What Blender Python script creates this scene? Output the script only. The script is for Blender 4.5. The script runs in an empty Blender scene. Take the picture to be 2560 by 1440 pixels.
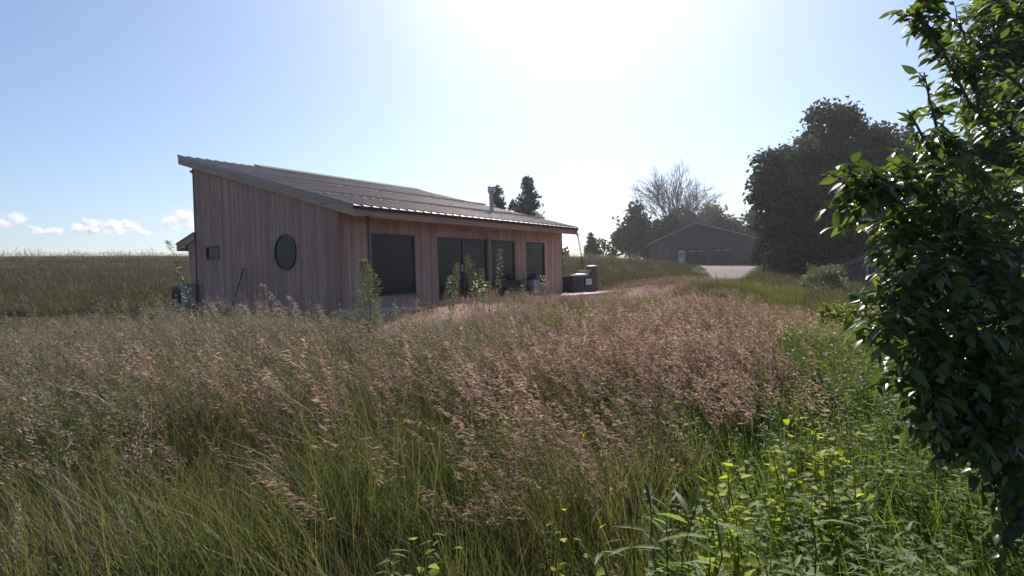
import bpy, math, random
import numpy as np
from mathutils import Vector, Matrix

# ------------------------------------------------------------------ camera, sky, sun, exposure
CZ = 1.75                                   # eye height above the ground at the photographer
F, PITCH, ROLL = 1481.28436, 0.0186, 0.0279 # focal length in pixels of the 2560 px wide frame, tilt, roll
SUN_AZ, SUN_EL = math.radians(7.0), math.radians(41.0)
SKY_STRENGTH, SUN_STRENGTH, EXPOSURE = 0.078, 5.0, 0.75

HAZE = 0.0004
scene = bpy.context.scene
C = scene.collection
cam_data = bpy.data.cameras.new("camera")
cam = bpy.data.objects.new("camera", cam_data)
C.objects.link(cam)
cam_data.sensor_width = 36.0
cam_data.lens = 36.0 * F / 2560.0
cam_data.clip_start = 0.05
cam_data.clip_end = 9000.0
R0 = Matrix.Rotation(math.pi / 2 - PITCH, 3, 'X') @ Matrix.Rotation(-ROLL, 3, 'Z')
cam.matrix_world = Matrix.Translation((0, 0, CZ)) @ R0.to_4x4()
scene.camera = cam

world = bpy.data.worlds.new("World")
scene.world = world
world.use_nodes = True
wn = world.node_tree
wn.nodes.clear()
sky = wn.nodes.new('ShaderNodeTexSky')
sky.sky_type = 'NISHITA'
sky.sun_disc = False
sky.sun_elevation = SUN_EL
sky.sun_rotation = SUN_AZ
sky.altitude = 250
sky.air_density = 1.0
sky.dust_density = 1.5
sky.ozone_density = 5.0
bg = wn.nodes.new('ShaderNodeBackground')
bg.inputs['Strength'].default_value = SKY_STRENGTH
wo = wn.nodes.new('ShaderNodeOutputWorld')
wn.links.new(sky.outputs[0], bg.inputs['Color'])
wn.links.new(bg.outputs[0], wo.inputs['Surface'])

S = Vector((math.sin(SUN_AZ) * math.cos(SUN_EL), math.cos(SUN_AZ) * math.cos(SUN_EL), math.sin(SUN_EL)))
sl = bpy.data.lights.new("sun", 'SUN')
sl.energy = SUN_STRENGTH
sl.angle = math.radians(0.55)
sl.color = (1.0, 0.94, 0.88)
sun = bpy.data.objects.new("sun", sl)
C.objects.link(sun)
sun.rotation_euler = S.to_track_quat('Z', 'Y').to_euler()
sun.location = (0, 0, 60)

scene.view_settings.view_transform = 'Standard'
scene.view_settings.look = 'None'
scene.view_settings.exposure = EXPOSURE
scene.view_settings.gamma = 1.0
scene.view_settings.use_curve_mapping = False
scene.cycles.max_bounces = 8
scene.cycles.transparent_max_bounces = 64
scene.cycles.volume_bounces = 0

# ------------------------------------------------------------------ helpers
rng = np.random.default_rng(11)
random.seed(5)

def ray(px, py):
    a = (px - 1280) / F; b = (py - 720) / F
    c, s = math.cos(ROLL), math.sin(ROLL)
    X = a * c - b * s; Z = -(a * s + b * c)
    cp, sp = math.cos(PITCH), math.sin(PITCH)
    return np.array([X, cp + Z * sp, Z * cp - sp])

def at(px, py, d):
    "world point seen at a pixel of the photograph, d metres in front of the photographer"
    v = ray(px, py)
    return np.array([0, 0, CZ]) + v * (d / v[1])

def tag(o, label=None, cat=None, group=None, kind=None):
    if label: o['label'] = label
    if cat: o['category'] = cat
    if group: o['group'] = group
    if kind: o['kind'] = kind
    return o

def empty(name, loc=(0, 0, 0), rz=0.0, label=None, cat=None, group=None):
    o = bpy.data.objects.new(name, None)
    o.empty_display_size = 0.2
    C.objects.link(o)
    o.location = loc
    o.rotation_euler = (0, 0, rz)
    return tag(o, label, cat, group)

class MB:
    "collects shapes into one mesh"
    def __init__(s): s.v = []; s.f = []; s.m = []; s.sm = []
    def add(s, vs, fs, mi=0, smooth=False):
        b = len(s.v); s.v += [tuple(map(float, p)) for p in vs]
        for f in fs: s.f.append([b + i for i in f]); s.m.append(mi); s.sm.append(smooth)
    def hexa(s, p, mi=0):
        s.add(p, [(0, 3, 2, 1), (4, 5, 6, 7), (0, 1, 5, 4), (1, 2, 6, 5), (2, 3, 7, 6), (3, 0, 4, 7)], mi)
    def box(s, a, b, mi=0):
        (x0, y0, z0), (x1, y1, z1) = a, b
        s.hexa([(x0, y0, z0), (x1, y0, z0), (x1, y1, z0), (x0, y1, z0), (x0, y0, z1), (x1, y0, z1), (x1, y1, z1), (x0, y1, z1)], mi)
    def bar(s, a, b, w, h=None, mi=0):
        h = h or w
        a, b = Vector(a), Vector(b); d = (b - a).normalized()
        up = Vector((0, 0, 1)) if abs(d.z) < .95 else Vector((0, 1, 0))
        x = d.cross(up).normalized(); y = x.cross(d)
        q = []
        for p in (a, b):
            for sx, sy in ((-1, -1), (1, -1), (1, 1), (-1, 1)): q.append(p + x * sx * w / 2 + y * sy * h / 2)
        s.hexa(q, mi)
    def tube(s, pts, rad, n=6, mi=0, cap=True):
        pts = [Vector(p) for p in pts]
        if np.isscalar(rad): rad = [rad] * len(pts)
        rings = []; prev = None
        for i, p in enumerate(pts):
            d = (pts[min(i + 1, len(pts) - 1)] - pts[max(i - 1, 0)])
            d = d.normalized() if d.length > 1e-9 else Vector((0, 0, 1))
            if prev is None:
                up = Vector((1, 0, 0)) if abs(d.x) < .8 else Vector((0, 1, 0))
            else: up = prev
            x = (up - d * up.dot(d)).normalized(); prev = x
            y = d.cross(x)
            rings.append([p + (x * math.cos(2 * math.pi * k / n) + y * math.sin(2 * math.pi * k / n)) * rad[i] for k in range(n)])
        b = []
        for r in rings: b += r
        fs = []
        for i in range(len(rings) - 1):
            for k in range(n): fs.append((i * n + k, i * n + (k + 1) % n, (i + 1) * n + (k + 1) % n, (i + 1) * n + k))
        if cap:
            fs.append(tuple(range(n - 1, -1, -1))); fs.append(tuple((len(rings) - 1) * n + k for k in range(n)))
        s.add(b, fs, mi, True)
    def lathe(s, c, prof, n=20, mi=0, axis='z'):
        vs = []; fs = []
        for (r, h) in prof:
            for k in range(n):
                a = 2 * math.pi * k / n; e = (r * math.cos(a), r * math.sin(a))
                vs.append((c[0] + e[0], c[1] + e[1], c[2] + h) if axis == 'z' else (c[0] + h, c[1] + e[0], c[2] + e[1]))
        for i in range(len(prof) - 1):
            for k in range(n): fs.append((i * n + k, i * n + (k + 1) % n, (i + 1) * n + (k + 1) % n, (i + 1) * n + k))
        fs.append(tuple(range(n - 1, -1, -1))); fs.append(tuple((len(prof) - 1) * n + k for k in range(n)))
        s.add(vs, fs, mi, True)
    def build(s, name, mats, parent=None, loc=None, sharp=True):
        me = bpy.data.meshes.new(name)
        me.from_pydata(s.v, [], s.f)
        me.materials.clear()
        for m in (mats if isinstance(mats, (list, tuple)) else [mats]): me.materials.append(m)
        me.polygons.foreach_set('material_index', s.m)
        me.polygons.foreach_set('use_smooth', s.sm)
        if sharp and any(s.sm): me.set_sharp_from_angle(angle=math.radians(40))
        me.update()
        o = bpy.data.objects.new(name, me)
        C.objects.link(o)
        if parent: o.parent = parent
        if loc is not None: o.location = loc
        return o

def np_mesh(name, V, Fq, mats, rnd=None, smooth=True, link=True, parent=None):
    "fast mesh from arrays: V (n,3), Fq list of (array of faces m x k)"
    me = bpy.data.meshes.new(name)
    V = np.asarray(V, np.float32)
    me.vertices.add(len(V)); me.vertices.foreach_set('co', V.ravel())
    tot = sum(f.size for f in Fq); nf = sum(len(f) for f in Fq)
    me.loops.add(tot); me.polygons.add(nf)
    me.loops.foreach_set('vertex_index', np.concatenate([f.ravel() for f in Fq]).astype(np.int32))
    ls = []; st = 0
    for f in Fq:
        ls.append(st + np.arange(len(f)) * f.shape[1]); st += f.size
    me.polygons.foreach_set('loop_start', np.concatenate(ls).astype(np.int32))
    me.polygons.foreach_set('use_smooth', np.full(nf, bool(smooth)))
    for m in (mats if isinstance(mats, (list, tuple)) else [mats]): me.materials.append(m)
    if rnd is not None:
        a = me.attributes.new('rnd', 'FLOAT', 'POINT'); a.data.foreach_set('value', np.asarray(rnd, np.float32))
    me.update(calc_edges=True); me.validate()
    o = bpy.data.objects.new(name, me)
    if link: C.objects.link(o)
    if parent: o.parent = parent
    return o

# ------------------------------------------------------------------ materials
def newmat(name):
    m = bpy.data.materials.new(name); m.use_nodes = True
    return m, m.node_tree, m.node_tree.nodes['Principled BSDF']

def lk(nt, a, b): nt.links.new(a, b)

def node(nt, t, **kw):
    n = nt.nodes.new(t)
    for k, v in kw.items(): setattr(n, k, v)
    return n

def ramp(nt, fac, stops, interp='LINEAR'):
    r = node(nt, 'ShaderNodeValToRGB'); r.color_ramp.interpolation = interp
    el = r.color_ramp.elements
    while len(el) < len(stops): el.new(0.5)
    for e, (p, c) in zip(el, stops): e.position = p; e.color = (*c, 1)
    lk(nt, fac, r.inputs[0]); return r.outputs[0]

def noise(nt, vec, scale, detail=4, rough=.55, dims='3D'):
    n = node(nt, 'ShaderNodeTexNoise'); n.inputs['Scale'].default_value = scale
    n.inputs['Detail'].default_value = detail; n.inputs['Roughness'].default_value = rough
    if vec is not None: lk(nt, vec, n.inputs['Vector'])
    return n.outputs['Fac']

def bump(nt, h, bsdf, strength=.3, dist=.02):
    b = node(nt, 'ShaderNodeBump'); b.inputs['Strength'].default_value = strength; b.inputs['Distance'].default_value = dist
    lk(nt, h, b.inputs['Height']); lk(nt, b.outputs[0], bsdf.inputs['Normal'])

def m_plain(name, col, rough=.6, metal=0.0, var=.18, scale=6.0, spec=.5):
    m, nt, b = newmat(name)
    tc = node(nt, 'ShaderNodeTexCoord')
    f = noise(nt, tc.outputs['Object'], scale)
    lo = tuple(c * (1 - var) for c in col); hi = tuple(min(1, c * (1 + var)) for c in col)
    lk(nt, ramp(nt, f, [(.3, lo), (.7, hi)]), b.inputs['Base Color'])
    b.inputs['Roughness'].default_value = rough; b.inputs['Metallic'].default_value = metal
    b.inputs['Specular IOR Level'].default_value = spec
    bump(nt, f, b, .12, .01)
    return m

def m_wood(name, a, b_, c_, grain_axis='z', bw=.0):
    "boards: each board its own tone (attribute rnd), grain stretched along the board"
    m, nt, b = newmat(name)
    tc = node(nt, 'ShaderNodeTexCoord')
    mp = node(nt, 'ShaderNodeMapping')
    sc = {'z': (28, 28, 1.1), 'x': (1.1, 28, 28), 'y': (28, 1.1, 28)}[grain_axis]
    mp.inputs['Scale'].default_value = sc
    lk(nt, tc.outputs['Object'], mp.inputs['Vector'])
    g = noise(nt, mp.outputs[0], 1.0, 5, .65)
    at_ = node(nt, 'ShaderNodeAttribute'); at_.attribute_name = 'rnd'
    base = ramp(nt, at_.outputs['Fac'], [(0, a), (.45, b_), (1, c_)])
    mx = node(nt, 'ShaderNodeMix', data_type='RGBA', blend_type='MULTIPLY')
    mx.inputs[0].default_value = .75
    lk(nt, base, mx.inputs[6])
    lk(nt, ramp(nt, g, [(.28, (.5, .47, .46)), (.62, (1.12, 1.1, 1.08))]), mx.inputs[7])
    big = noise(nt, tc.outputs['Object'], .8, 3)
    mx2 = node(nt, 'ShaderNodeMix', data_type='RGBA', blend_type='MULTIPLY'); mx2.inputs[0].default_value = .6
    lk(nt, mx.outputs[2], mx2.inputs[6]); lk(nt, ramp(nt, big, [(.3, (.75, .73, .75)), (.7, (1.15, 1.12, 1.1))]), mx2.inputs[7])
    lk(nt, mx2.outputs[2], b.inputs['Base Color'])
    b.inputs['Roughness'].default_value = .8; b.inputs['Specular IOR Level'].default_value = .25
    bump(nt, g, b, .3, .006)
    return m

def m_leaf(name, cols, trans=.45, rough=.45, gloss=.5, tcol=1.6, attr=True, patch=None, pscale=.35, tint=(1, 1.02, .6)):
    "plant matter: per-leaf tone, lets light through, slight sheen"
    m = bpy.data.materials.new(name); m.use_nodes = True; nt = m.node_tree
    nt.nodes.clear()
    out = node(nt, 'ShaderNodeOutputMaterial')
    if attr:
        a = node(nt, 'ShaderNodeAttribute'); a.attribute_name = 'rnd'; fac = a.outputs['Fac']
    else:
        oi = node(nt, 'ShaderNodeObjectInfo'); a = node(nt, 'ShaderNodeAttribute'); a.attribute_name = 'rnd'
        ad = node(nt, 'ShaderNodeMath', operation='MULTIPLY_ADD'); lk(nt, oi.outputs['Random'], ad.inputs[0]); ad.inputs[1].default_value = .55
        mu = node(nt, 'ShaderNodeMath', operation='MULTIPLY'); lk(nt, a.outputs['Fac'], mu.inputs[0]); mu.inputs[1].default_value = .45
        lk(nt, mu.outputs[0], ad.inputs[2]); fac = ad.outputs[0]
    n = len(cols)
    col = ramp(nt, fac, [(i / (n - 1), c) for i, c in enumerate(cols)])
    if patch:
        ge = node(nt, 'ShaderNodeNewGeometry')
        pf = noise(nt, ge.outputs['Position'], pscale, 3, .6)
        mx = node(nt, 'ShaderNodeMix', data_type='RGBA', blend_type='MIX')
        lk(nt, ramp(nt, pf, [(.42, (0, 0, 0)), (.62, (1, 1, 1))]), mx.inputs[0])
        lk(nt, col, mx.inputs[6])
        c2 = ramp(nt, fac, [(i / (len(patch) - 1), c) for i, c in enumerate(patch)])
        lk(nt, c2, mx.inputs[7]); col = mx.outputs[2]
    d = node(nt, 'ShaderNodeBsdfPrincipled'); lk(nt, col, d.inputs['Base Color'])
    d.inputs['Roughness'].default_value = rough; d.inputs['Specular IOR Level'].default_value = gloss
    t = node(nt, 'ShaderNodeBsdfTranslucent')
    tm = node(nt, 'ShaderNodeMix', data_type='RGBA', blend_type='MULTIPLY'); tm.inputs[0].default_value = 1
    lk(nt, col, tm.inputs[6]); tm.inputs[7].default_value = (tcol * tint[0], tcol * tint[1], tcol * tint[2], 1)
    lk(nt, tm.outputs[2], t.inputs['Color'])
    mix = node(nt, 'ShaderNodeMixShader'); mix.inputs[0].default_value = trans
    lk(nt, d.outputs[0], mix.inputs[1]); lk(nt, t.outputs[0], mix.inputs[2])
    lk(nt, mix.outputs[0], out.inputs['Surface'])
    return m

M = {}
M['siding'] = m_wood('cedar_siding', (.42, .245, .195), (.5, .295, .235), (.59, .36, .295))
M['siding_front'] = M['siding']
M['rake'] = m_wood('weathered_rake_board', (.53, .345, .265), (.56, .365, .28), (.59, .39, .30), 'y')
M['eave'] = m_wood('warm_eave_board', (.44, .26, .2), (.48, .285, .22), (.52, .31, .24), 'x')
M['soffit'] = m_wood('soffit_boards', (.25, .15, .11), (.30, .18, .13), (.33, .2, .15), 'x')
M['post'] = m_wood('post_wood', (.33, .2, .15), (.36, .22, .17), (.38, .24, .18))
M['roof'] = m_plain('brown_standing_seam_metal', (.25, .195, .178), .34, .45, .1, 1.5)
M['rail'] = m_plain('tan_rail_metal', (.42, .33, .29), .4, .3, .1, 3)
M['trim'] = m_plain('dark_brown_trim_metal', (.045, .035, .032), .8, 0, .1, 4, .1)
M['frame'] = m_plain('black_window_frame', (.018, .018, .02), .45, 0, .1, 8)
M['concrete'] = m_plain('patio_concrete', (.42, .37, .34), .85, 0, .2, 3)
M['core'] = m_plain('dark_sheathing', (.03, .025, .022), .9, 0, .1, 3)
M['steel'] = m_plain('galvanised_steel', (.5, .5, .52), .35, .8, .12, 8)
M['steel_pipe'] = m_plain('weathered_flue_steel', (.36, .34, .31), .45, .6, .2, 8)
M['white'] = m_plain('white_paint', (.72, .72, .74), .5, 0, .06, 5)
M['black'] = m_plain('black_plastic', (.018, .018, .022), .5, 0, .2, 5)
M['darkgrey'] = m_plain('dark_grey_plastic', (.05, .05, .058), .5, 0, .2, 5)
M['grey'] = m_plain('grey_metal_casing', (.33, .32, .31), .5, .1, .1, 4)
M['iron'] = m_plain('dark_copper_chain', (.06, .045, .04), .5, .7, .2, 20)
M['bark'] = m_plain('tree_bark', (.075, .06, .05), .9, 0, .35, 9)
M['bark_grey'] = m_plain('bare_grey_bark', (.17, .15, .145), .9, 0, .25, 3)
M['barn'] = m_plain('dark_barn_boards', (.075, .06, .06), .85, 0, .25, .9)
M['barn_door'] = m_plain('dark_barn_door', (.02, .017, .02), .7, 0, .15, .9)
M['barn_roof'] = m_plain('grey_shingle_roof', (.2, .185, .18), .8, 0, .2, 2)
M['shed_wood'] = m_plain('brown_shed_boards', (.1, .06, .05), .85, 0, .25, 3)
M['chair_fabric'] = m_plain('faded_cloth', (.05, .045, .05), .9, 0, .2, 10)

def m_glass():
    m, nt, b = newmat('dark_window_glass')
    tc = node(nt, 'ShaderNodeTexCoord')
    f = noise(nt, tc.outputs['Object'], .9, 2)
    lk(nt, ramp(nt, f, [(.3, (.012, .013, .016)), (.7, (.02, .021, .026))]), b.inputs['Base Color'])
    b.inputs['Roughness'].default_value = .04
    b.inputs['IOR'].default_value = 1.45; b.inputs['Specular IOR Level'].default_value = .25
    bump(nt, f, b, .05, .01)
    return m
M['glass'] = m_glass()

def m_siding_barn():
    return M['barn']

def m_ground():
    m, nt, b = newmat('meadow_soil')
    ge = node(nt, 'ShaderNodeNewGeometry')
    n1 = noise(nt, ge.outputs['Position'], .5, 6, .65); n2 = noise(nt, ge.outputs['Position'], 9, 5, .7)
    soil = ramp(nt, n1, [(.3, (.03, .028, .015)), (.5, (.045, .04, .022)), (.72, (.038, .042, .018))])
    bare = ramp(nt, n2, [(.3, (.25, .155, .12)), (.5, (.34, .22, .17)), (.7, (.42, .29, .23))])
    a = node(nt, 'ShaderNodeAttribute'); a.attribute_name = 'bare'
    jit = node(nt, 'ShaderNodeMath', operation='MULTIPLY_ADD')
    lk(nt, n1, jit.inputs[0]); jit.inputs[1].default_value = .8; lk(nt, a.outputs['Fac'], jit.inputs[2])
    ma = ramp(nt, jit.outputs[0], [(.75, (0, 0, 0)), (1.0, (1, 1, 1))])
    mx = node(nt, 'ShaderNodeMix', data_type='RGBA'); lk(nt, ma, mx.inputs[0]); lk(nt, soil, mx.inputs[6]); lk(nt, bare, mx.inputs[7])
    mu = node(nt, 'ShaderNodeMix', data_type='RGBA', blend_type='MULTIPLY'); mu.inputs[0].default_value = .6
    lk(nt, mx.outputs[2], mu.inputs[6]); lk(nt, ramp(nt, n2, [(.3, (.55, .55, .55)), (.7, (1.2, 1.2, 1.2))]), mu.inputs[7])
    lk(nt, mu.outputs[2], b.inputs['Base Color'])
    b.inputs['Roughness'].default_value = .95; b.inputs['Specular IOR Level'].default_value = .1
    bump(nt, n2, b, .6, .04)
    return m
M['ground'] = m_ground()

def m_gravel():
    m, nt, b = newmat('pinkish_gravel')
    ge = node(nt, 'ShaderNodeNewGeometry')
    v = node(nt, 'ShaderNodeTexVoronoi'); v.inputs['Scale'].default_value = 16; lk(nt, ge.outputs['Position'], v.inputs['Vector'])
    n1 = noise(nt, ge.outputs['Position'], .6, 5)
    mx = node(nt, 'ShaderNodeMix', data_type='RGBA', blend_type='MULTIPLY'); mx.inputs[0].default_value = .7
    lk(nt, ramp(nt, v.outputs['Color'], [(.0, (.07, .048, .047)), (.5, (.11, .078, .075)), (1, (.155, .115, .11))]), mx.inputs[6])
    lk(nt, ramp(nt, n1, [(.3, (.72, .7, .7)), (.7, (1.15, 1.12, 1.1))]), mx.inputs[7])
    lk(nt, mx.outputs[2], b.inputs['Base Color']); b.inputs['Roughness'].default_value = .95
    bump(nt, v.outputs['Distance'], b, .5, .03)
    return m
M['gravel'] = m_gravel()

# plants
GREEN = [(.024, .036, .014), (.044, .064, .022), (.068, .09, .028), (.095, .108, .042), (.13, .115, .065)]
BROWN = [(.04, .048, .018), (.07, .068, .03), (.10, .085, .045), (.13, .1, .065), (.17, .13, .09)]
M['blade'] = m_leaf('meadow_blades', GREEN, .42, .5, .35, 1.7, False, BROWN, .28)
M['blade_far'] = m_leaf('far_field_blades', [(.03, .034, .017), (.05, .05, .026), (.07, .064, .036), (.095, .08, .05)], .35, .6, .15, 1.3, False,
                        [(.046, .042, .026), (.066, .056, .036), (.088, .07, .05)], .09)
M['bright'] = m_leaf('bright_bank_blades', [(.05, .085, .018), (.085, .13, .026), (.12, .16, .035), (.16, .17, .05)], .45, .5, .3, 1.7, False)
M['verge'] = m_leaf('verge_blades', [(.06, .065, .024), (.095, .098, .034), (.13, .122, .05)], .42, .6, .15, 1.5, False)
M['straw'] = m_leaf('straw_stalks', [(.10, .08, .05), (.15, .115, .075), (.22, .165, .12)], .3, .5, .4, 1.4, False, tint=(1, .9, .75))
M['seed'] = m_leaf('pinkish_seed_heads', [(.10, .07, .058), (.17, .115, .098), (.28, .19, .165), (.44, .31, .28)], .45, .5, .4, 1.5, False, tint=(1, .95, .83))
M['seed_grey'] = m_leaf('olive_grey_seed_heads', [(.07, .062, .042), (.12, .105, .072), (.19, .165, .12), (.3, .27, .21)], .42, .6, .25, 1.4, False, tint=(1, .98, .8))
M['straw_green'] = m_leaf('greenish_stalks', [(.05, .055, .025), (.09, .085, .042), (.13, .11, .07)], .3, .6, .25, 1.4, False)
M['seed_pale'] = m_leaf('pale_seed_heads', [(.13, .115, .085), (.2, .175, .135), (.3, .265, .21)], .4, .5, .4, 1.4, False, tint=(1, .96, .86))
M['weed'] = m_leaf('weed_leaves', [(.06, .09, .022), (.10, .135, .035), (.15, .18, .055)], .45, .6, .2, 1.5, False)
M['weed_pale'] = m_leaf('pale_weed_leaves', [(.07, .095, .04), (.11, .135, .06), (.16, .185, .1)], .4, .65, .15, 1.5, True)
M['weed_dark'] = m_leaf('dark_weed_leaves', [(.04, .06, .03), (.07, .09, .045), (.12, .14, .08)], .35, .5, .4, 1.4, True)
M['lime'] = m_leaf('lime_leaves', [(.16, .2, .015), (.25, .29, .022), (.35, .37, .035)], .5, .6, .15, 1.6, True)
M['lance'] = m_leaf('lance_leaves', [(.06, .10, .02), (.1, .15, .035), (.16, .2, .06)], .5, .55, .2, 1.7, True)
M['ash'] = m_leaf('near_tree_leaves', [(.032, .052, .014), (.052, .08, .018), (.08, .115, .024), (.135, .17, .032)], .4, .32, .5, 1.8, True)
M['ash_far'] = m_leaf('tall_tree_leaves', [(.045, .065, .02), (.075, .10, .028), (.115, .14, .038)], .45, .33, .5, 1.7, True)
M['oak'] = m_leaf('oak_leaves', [(.013, .022, .008), (.03, .044, .016), (.062, .078, .03)], .26, .7, .12, 1.3, True)
M['pine'] = m_leaf('pine_needles', [(.02, .028, .018), (.035, .042, .026), (.05, .055, .035)], .15, .5, .4, 1.2, True)
M['treeline'] = m_leaf('background_leaves', [(.02, .03, .013), (.036, .046, .02), (.055, .064, .028)], .3, .7, .12, 1.3, True)
M['willow'] = m_leaf('grey_green_leaves', [(.07, .095, .05), (.1, .13, .07), (.15, .18, .11)], .4, .5, .3, 1.3, True)
M['yellowgreen'] = m_leaf('yellow_green_leaves', [(.09, .11, .025), (.14, .16, .035), (.2, .21, .06)], .45, .5, .3, 1.4, True)
M['orange'] = m_leaf('orange_petals', [(.5, .16, .03), (.6, .24, .05)], .4, .5, .3, 1.1, True)
M['yellow'] = m_leaf('yellow_petals', [(.6, .45, .03), (.75, .6, .06)], .4, .5, .3, 1.1, True)
M['whitepetal'] = m_leaf('white_petals', [(.7, .68, .7), (.85, .83, .85)], .4, .5, .3, 1.0, True)

# ------------------------------------------------------------------ terrain
HO = np.array([-4.62562, 16.0523, CZ - .73437]); YAW = .62294
DU = np.array([math.sin(YAW), math.cos(YAW)]); DV = np.array([-math.cos(YAW), math.sin(YAW)])
def hw(u, v): return HO[:2] + DU * u + DV * v           # house plan -> world
CP = []
for u, v, z in [(0, 0, .86), (5, 0, .9), (11.6, 0, .93), (0, 8, .8), (11.6, 8, 1.5), (5, 8, 1.2), (5, -2, .88), (0, -2, .7), (11, -2, .93),
                (6, -3.6, .84), (12, -4, .9), (17, -3, .98), (-2, 3, .62), (-3, 7, .6), (5.5, 4, .9), (14, 2, .98)]:
    p = hw(u, v); CP.append((p[0], p[1], z))
CP += [(0, -8, -.1), (-6, -4, -.1), (6, -4, -.1), (0, 0, 0), (0, 3, .02), (0, 6, .16), (0, 9, .36), (-4, 9, .28), (-8, 9, .2), (4, 9, .3),
       (6, 6, .05), (-6, 4, 0), (3, 4, 0), (2, 12, .6), (-3, 12.5, .56), (-12, 14, .2), (-18, 12, .1), (-9, 14.5, .4)]
def cpx(px, py, d, off=0.0):
    p = at(px, py, d); CP.append((p[0], p[1], p[2] - off))
for q in [(1900, 745, 14, .6), (2000, 765, 12, .55), (1760, 725, 21, .35), (0, 640, 75, .55), (220, 640, 75, .5), (450, 640, 75, .5), (0, 690, 38, .4), (300, 690, 38, .4),
          (1410, 641, 70, .5), (1500, 641, 70, .5), (1600, 648, 72, .45), (1500, 672, 50, .45), (1600, 690, 42, .45), (1480, 712, 30, .4),
          (1790, 700, 50, 0), (1860, 668, 72, 0), (1650, 664, 84, .0), (1743, 663, 84, 0), (1890, 662, 84, 0), (2060, 742, 30, .1), (2170, 714, 40, 0), (1950, 684, 56, 0), (2300, 720, 46, 0),
          (1900, 690, 45, .1), (1850, 722, 32, .2)]: cpx(*q)
CP += [(9, 8, -.15), (13, 10, -.2), (16, 20, .1), (24, 28, .3), (-45, 18, .6), (-60, 40, 3.0), (-70, 150, 5), (0, 150, 3.6), (50, 150, 2.6), (120, 120, 1.5), (-150, 80, 3),
       (60, 60, 1.6), (70, 20, 0), (-150, -20, -1), (150, -20, -2), (0, -60, -1.5), (0, 400, -8), (-300, 300, -8), (300, 300, -8), (-300, 0, -6), (300, 0, -6)]
CP = np.array(CP, float)
def _phi(r2): return -np.sqrt(r2 + 9.0)
_D = ((CP[:, None, :2] - CP[None, :, :2]) ** 2).sum(-1)
_A = np.zeros((len(CP) + 3, len(CP) + 3)); _A[:len(CP), :len(CP)] = _phi(_D) - np.eye(len(CP)) * .25
_A[:len(CP), -3] = 1; _A[:len(CP), -2:] = CP[:, :2] * .01; _A[-3:, :len(CP)] = _A[:len(CP), -3:].T
_W = np.linalg.solve(_A, np.concatenate([CP[:, 2], [0, 0, 0]]))
def gz(x, y):
    x = np.atleast_1d(np.asarray(x, float)); y = np.atleast_1d(np.asarray(y, float))
    out = np.empty(len(x))
    for i in range(0, len(x), 4000):
        xx, yy = x[i:i + 4000], y[i:i + 4000]
        r2 = (xx[:, None] - CP[None, :, 0]) ** 2 + (yy[:, None] - CP[None, :, 1]) ** 2
        out[i:i + 4000] = _phi(r2) @ _W[:-3] + _W[-3] + (xx * _W[-2] + yy * _W[-1]) * .01
    return out
def gz1(x, y): return float(gz([x], [y])[0])

def houseuv(x, y):
    dx = x - HO[0]; dy = y - HO[1]
    return dx * DU[0] + dy * DU[1], dx * DV[0] + dy * DV[1]

DRIVE = np.array([at(1805, 663, 82)[:2], at(1812, 668, 74)[:2], at(1818, 676, 64)[:2], at(1822, 690, 54)[:2], at(1824, 698, 47)[:2], at(1812, 706, 41)[:2]])
DRW = [5.0, 3.9, 2.6, 1.7, 1.3, 1.0]
def drive_dist(x, y):
    "distance to the drive's centre line divided by its half width"
    best = np.full(len(x), 99.0)
    for i in range(len(DRIVE) - 1):
        a, b = DRIVE[i], DRIVE[i + 1]; d = b - a; L2 = d @ d
        t = np.clip(((x - a[0]) * d[0] + (y - a[1]) * d[1]) / L2, 0, 1)
        w = DRW[i] * (1 - t) + DRW[i + 1] * t
        best = np.minimum(best, np.hypot(x - a[0] - d[0] * t, y - a[1] - d[1] * t) / w)
    return best

def axis(vals):
    out = []
    for a, b, s in vals: out += list(np.arange(a, b, s))
    return np.array(out + [vals[-1][1]])
gx = axis([(-420, -120, 30), (-120, -40, 4), (-40, -14, 1.2), (-14, 16, .5), (16, 45, 1.2), (45, 120, 4), (120, 420, 30)])
gy = axis([(-120, -10, 10), (-10, -2, 1), (-2, 30, .5), (30, 95, 1.2), (95, 160, 4), (160, 450, 25)])
GX, GY = np.meshgrid(gx, gy)
GZ = gz(GX.ravel(), GY.ravel())
uu, vv = houseuv(GX.ravel(), GY.ravel())
bare = np.exp(-((np.clip(np.abs(uu - 8.5) - 9.5, 0, None) / 2.2) ** 2)) * np.exp(-((np.clip(np.abs(vv + 2.6) - 2.0, 0, None) / 1.1) ** 2))
nxg, nyg = len(gx), len(gy)
idx = np.arange(nxg * nyg).reshape(nyg, nxg)
quads = np.stack([idx[:-1, :-1], idx[:-1, 1:], idx[1:, 1:], idx[1:, :-1]], -1).reshape(-1, 4)
go = np_mesh('ground', np.stack([GX.ravel(), GY.ravel(), GZ], 1), [quads], M['ground'], smooth=True)
a_ = go.data.attributes.new('bare', 'FLOAT', 'POINT'); a_.data.foreach_set('value', bare.astype(np.float32))
tag(go, 'rolling meadow ground rising to a low hill behind the house', 'ground', kind='structure')
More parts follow.
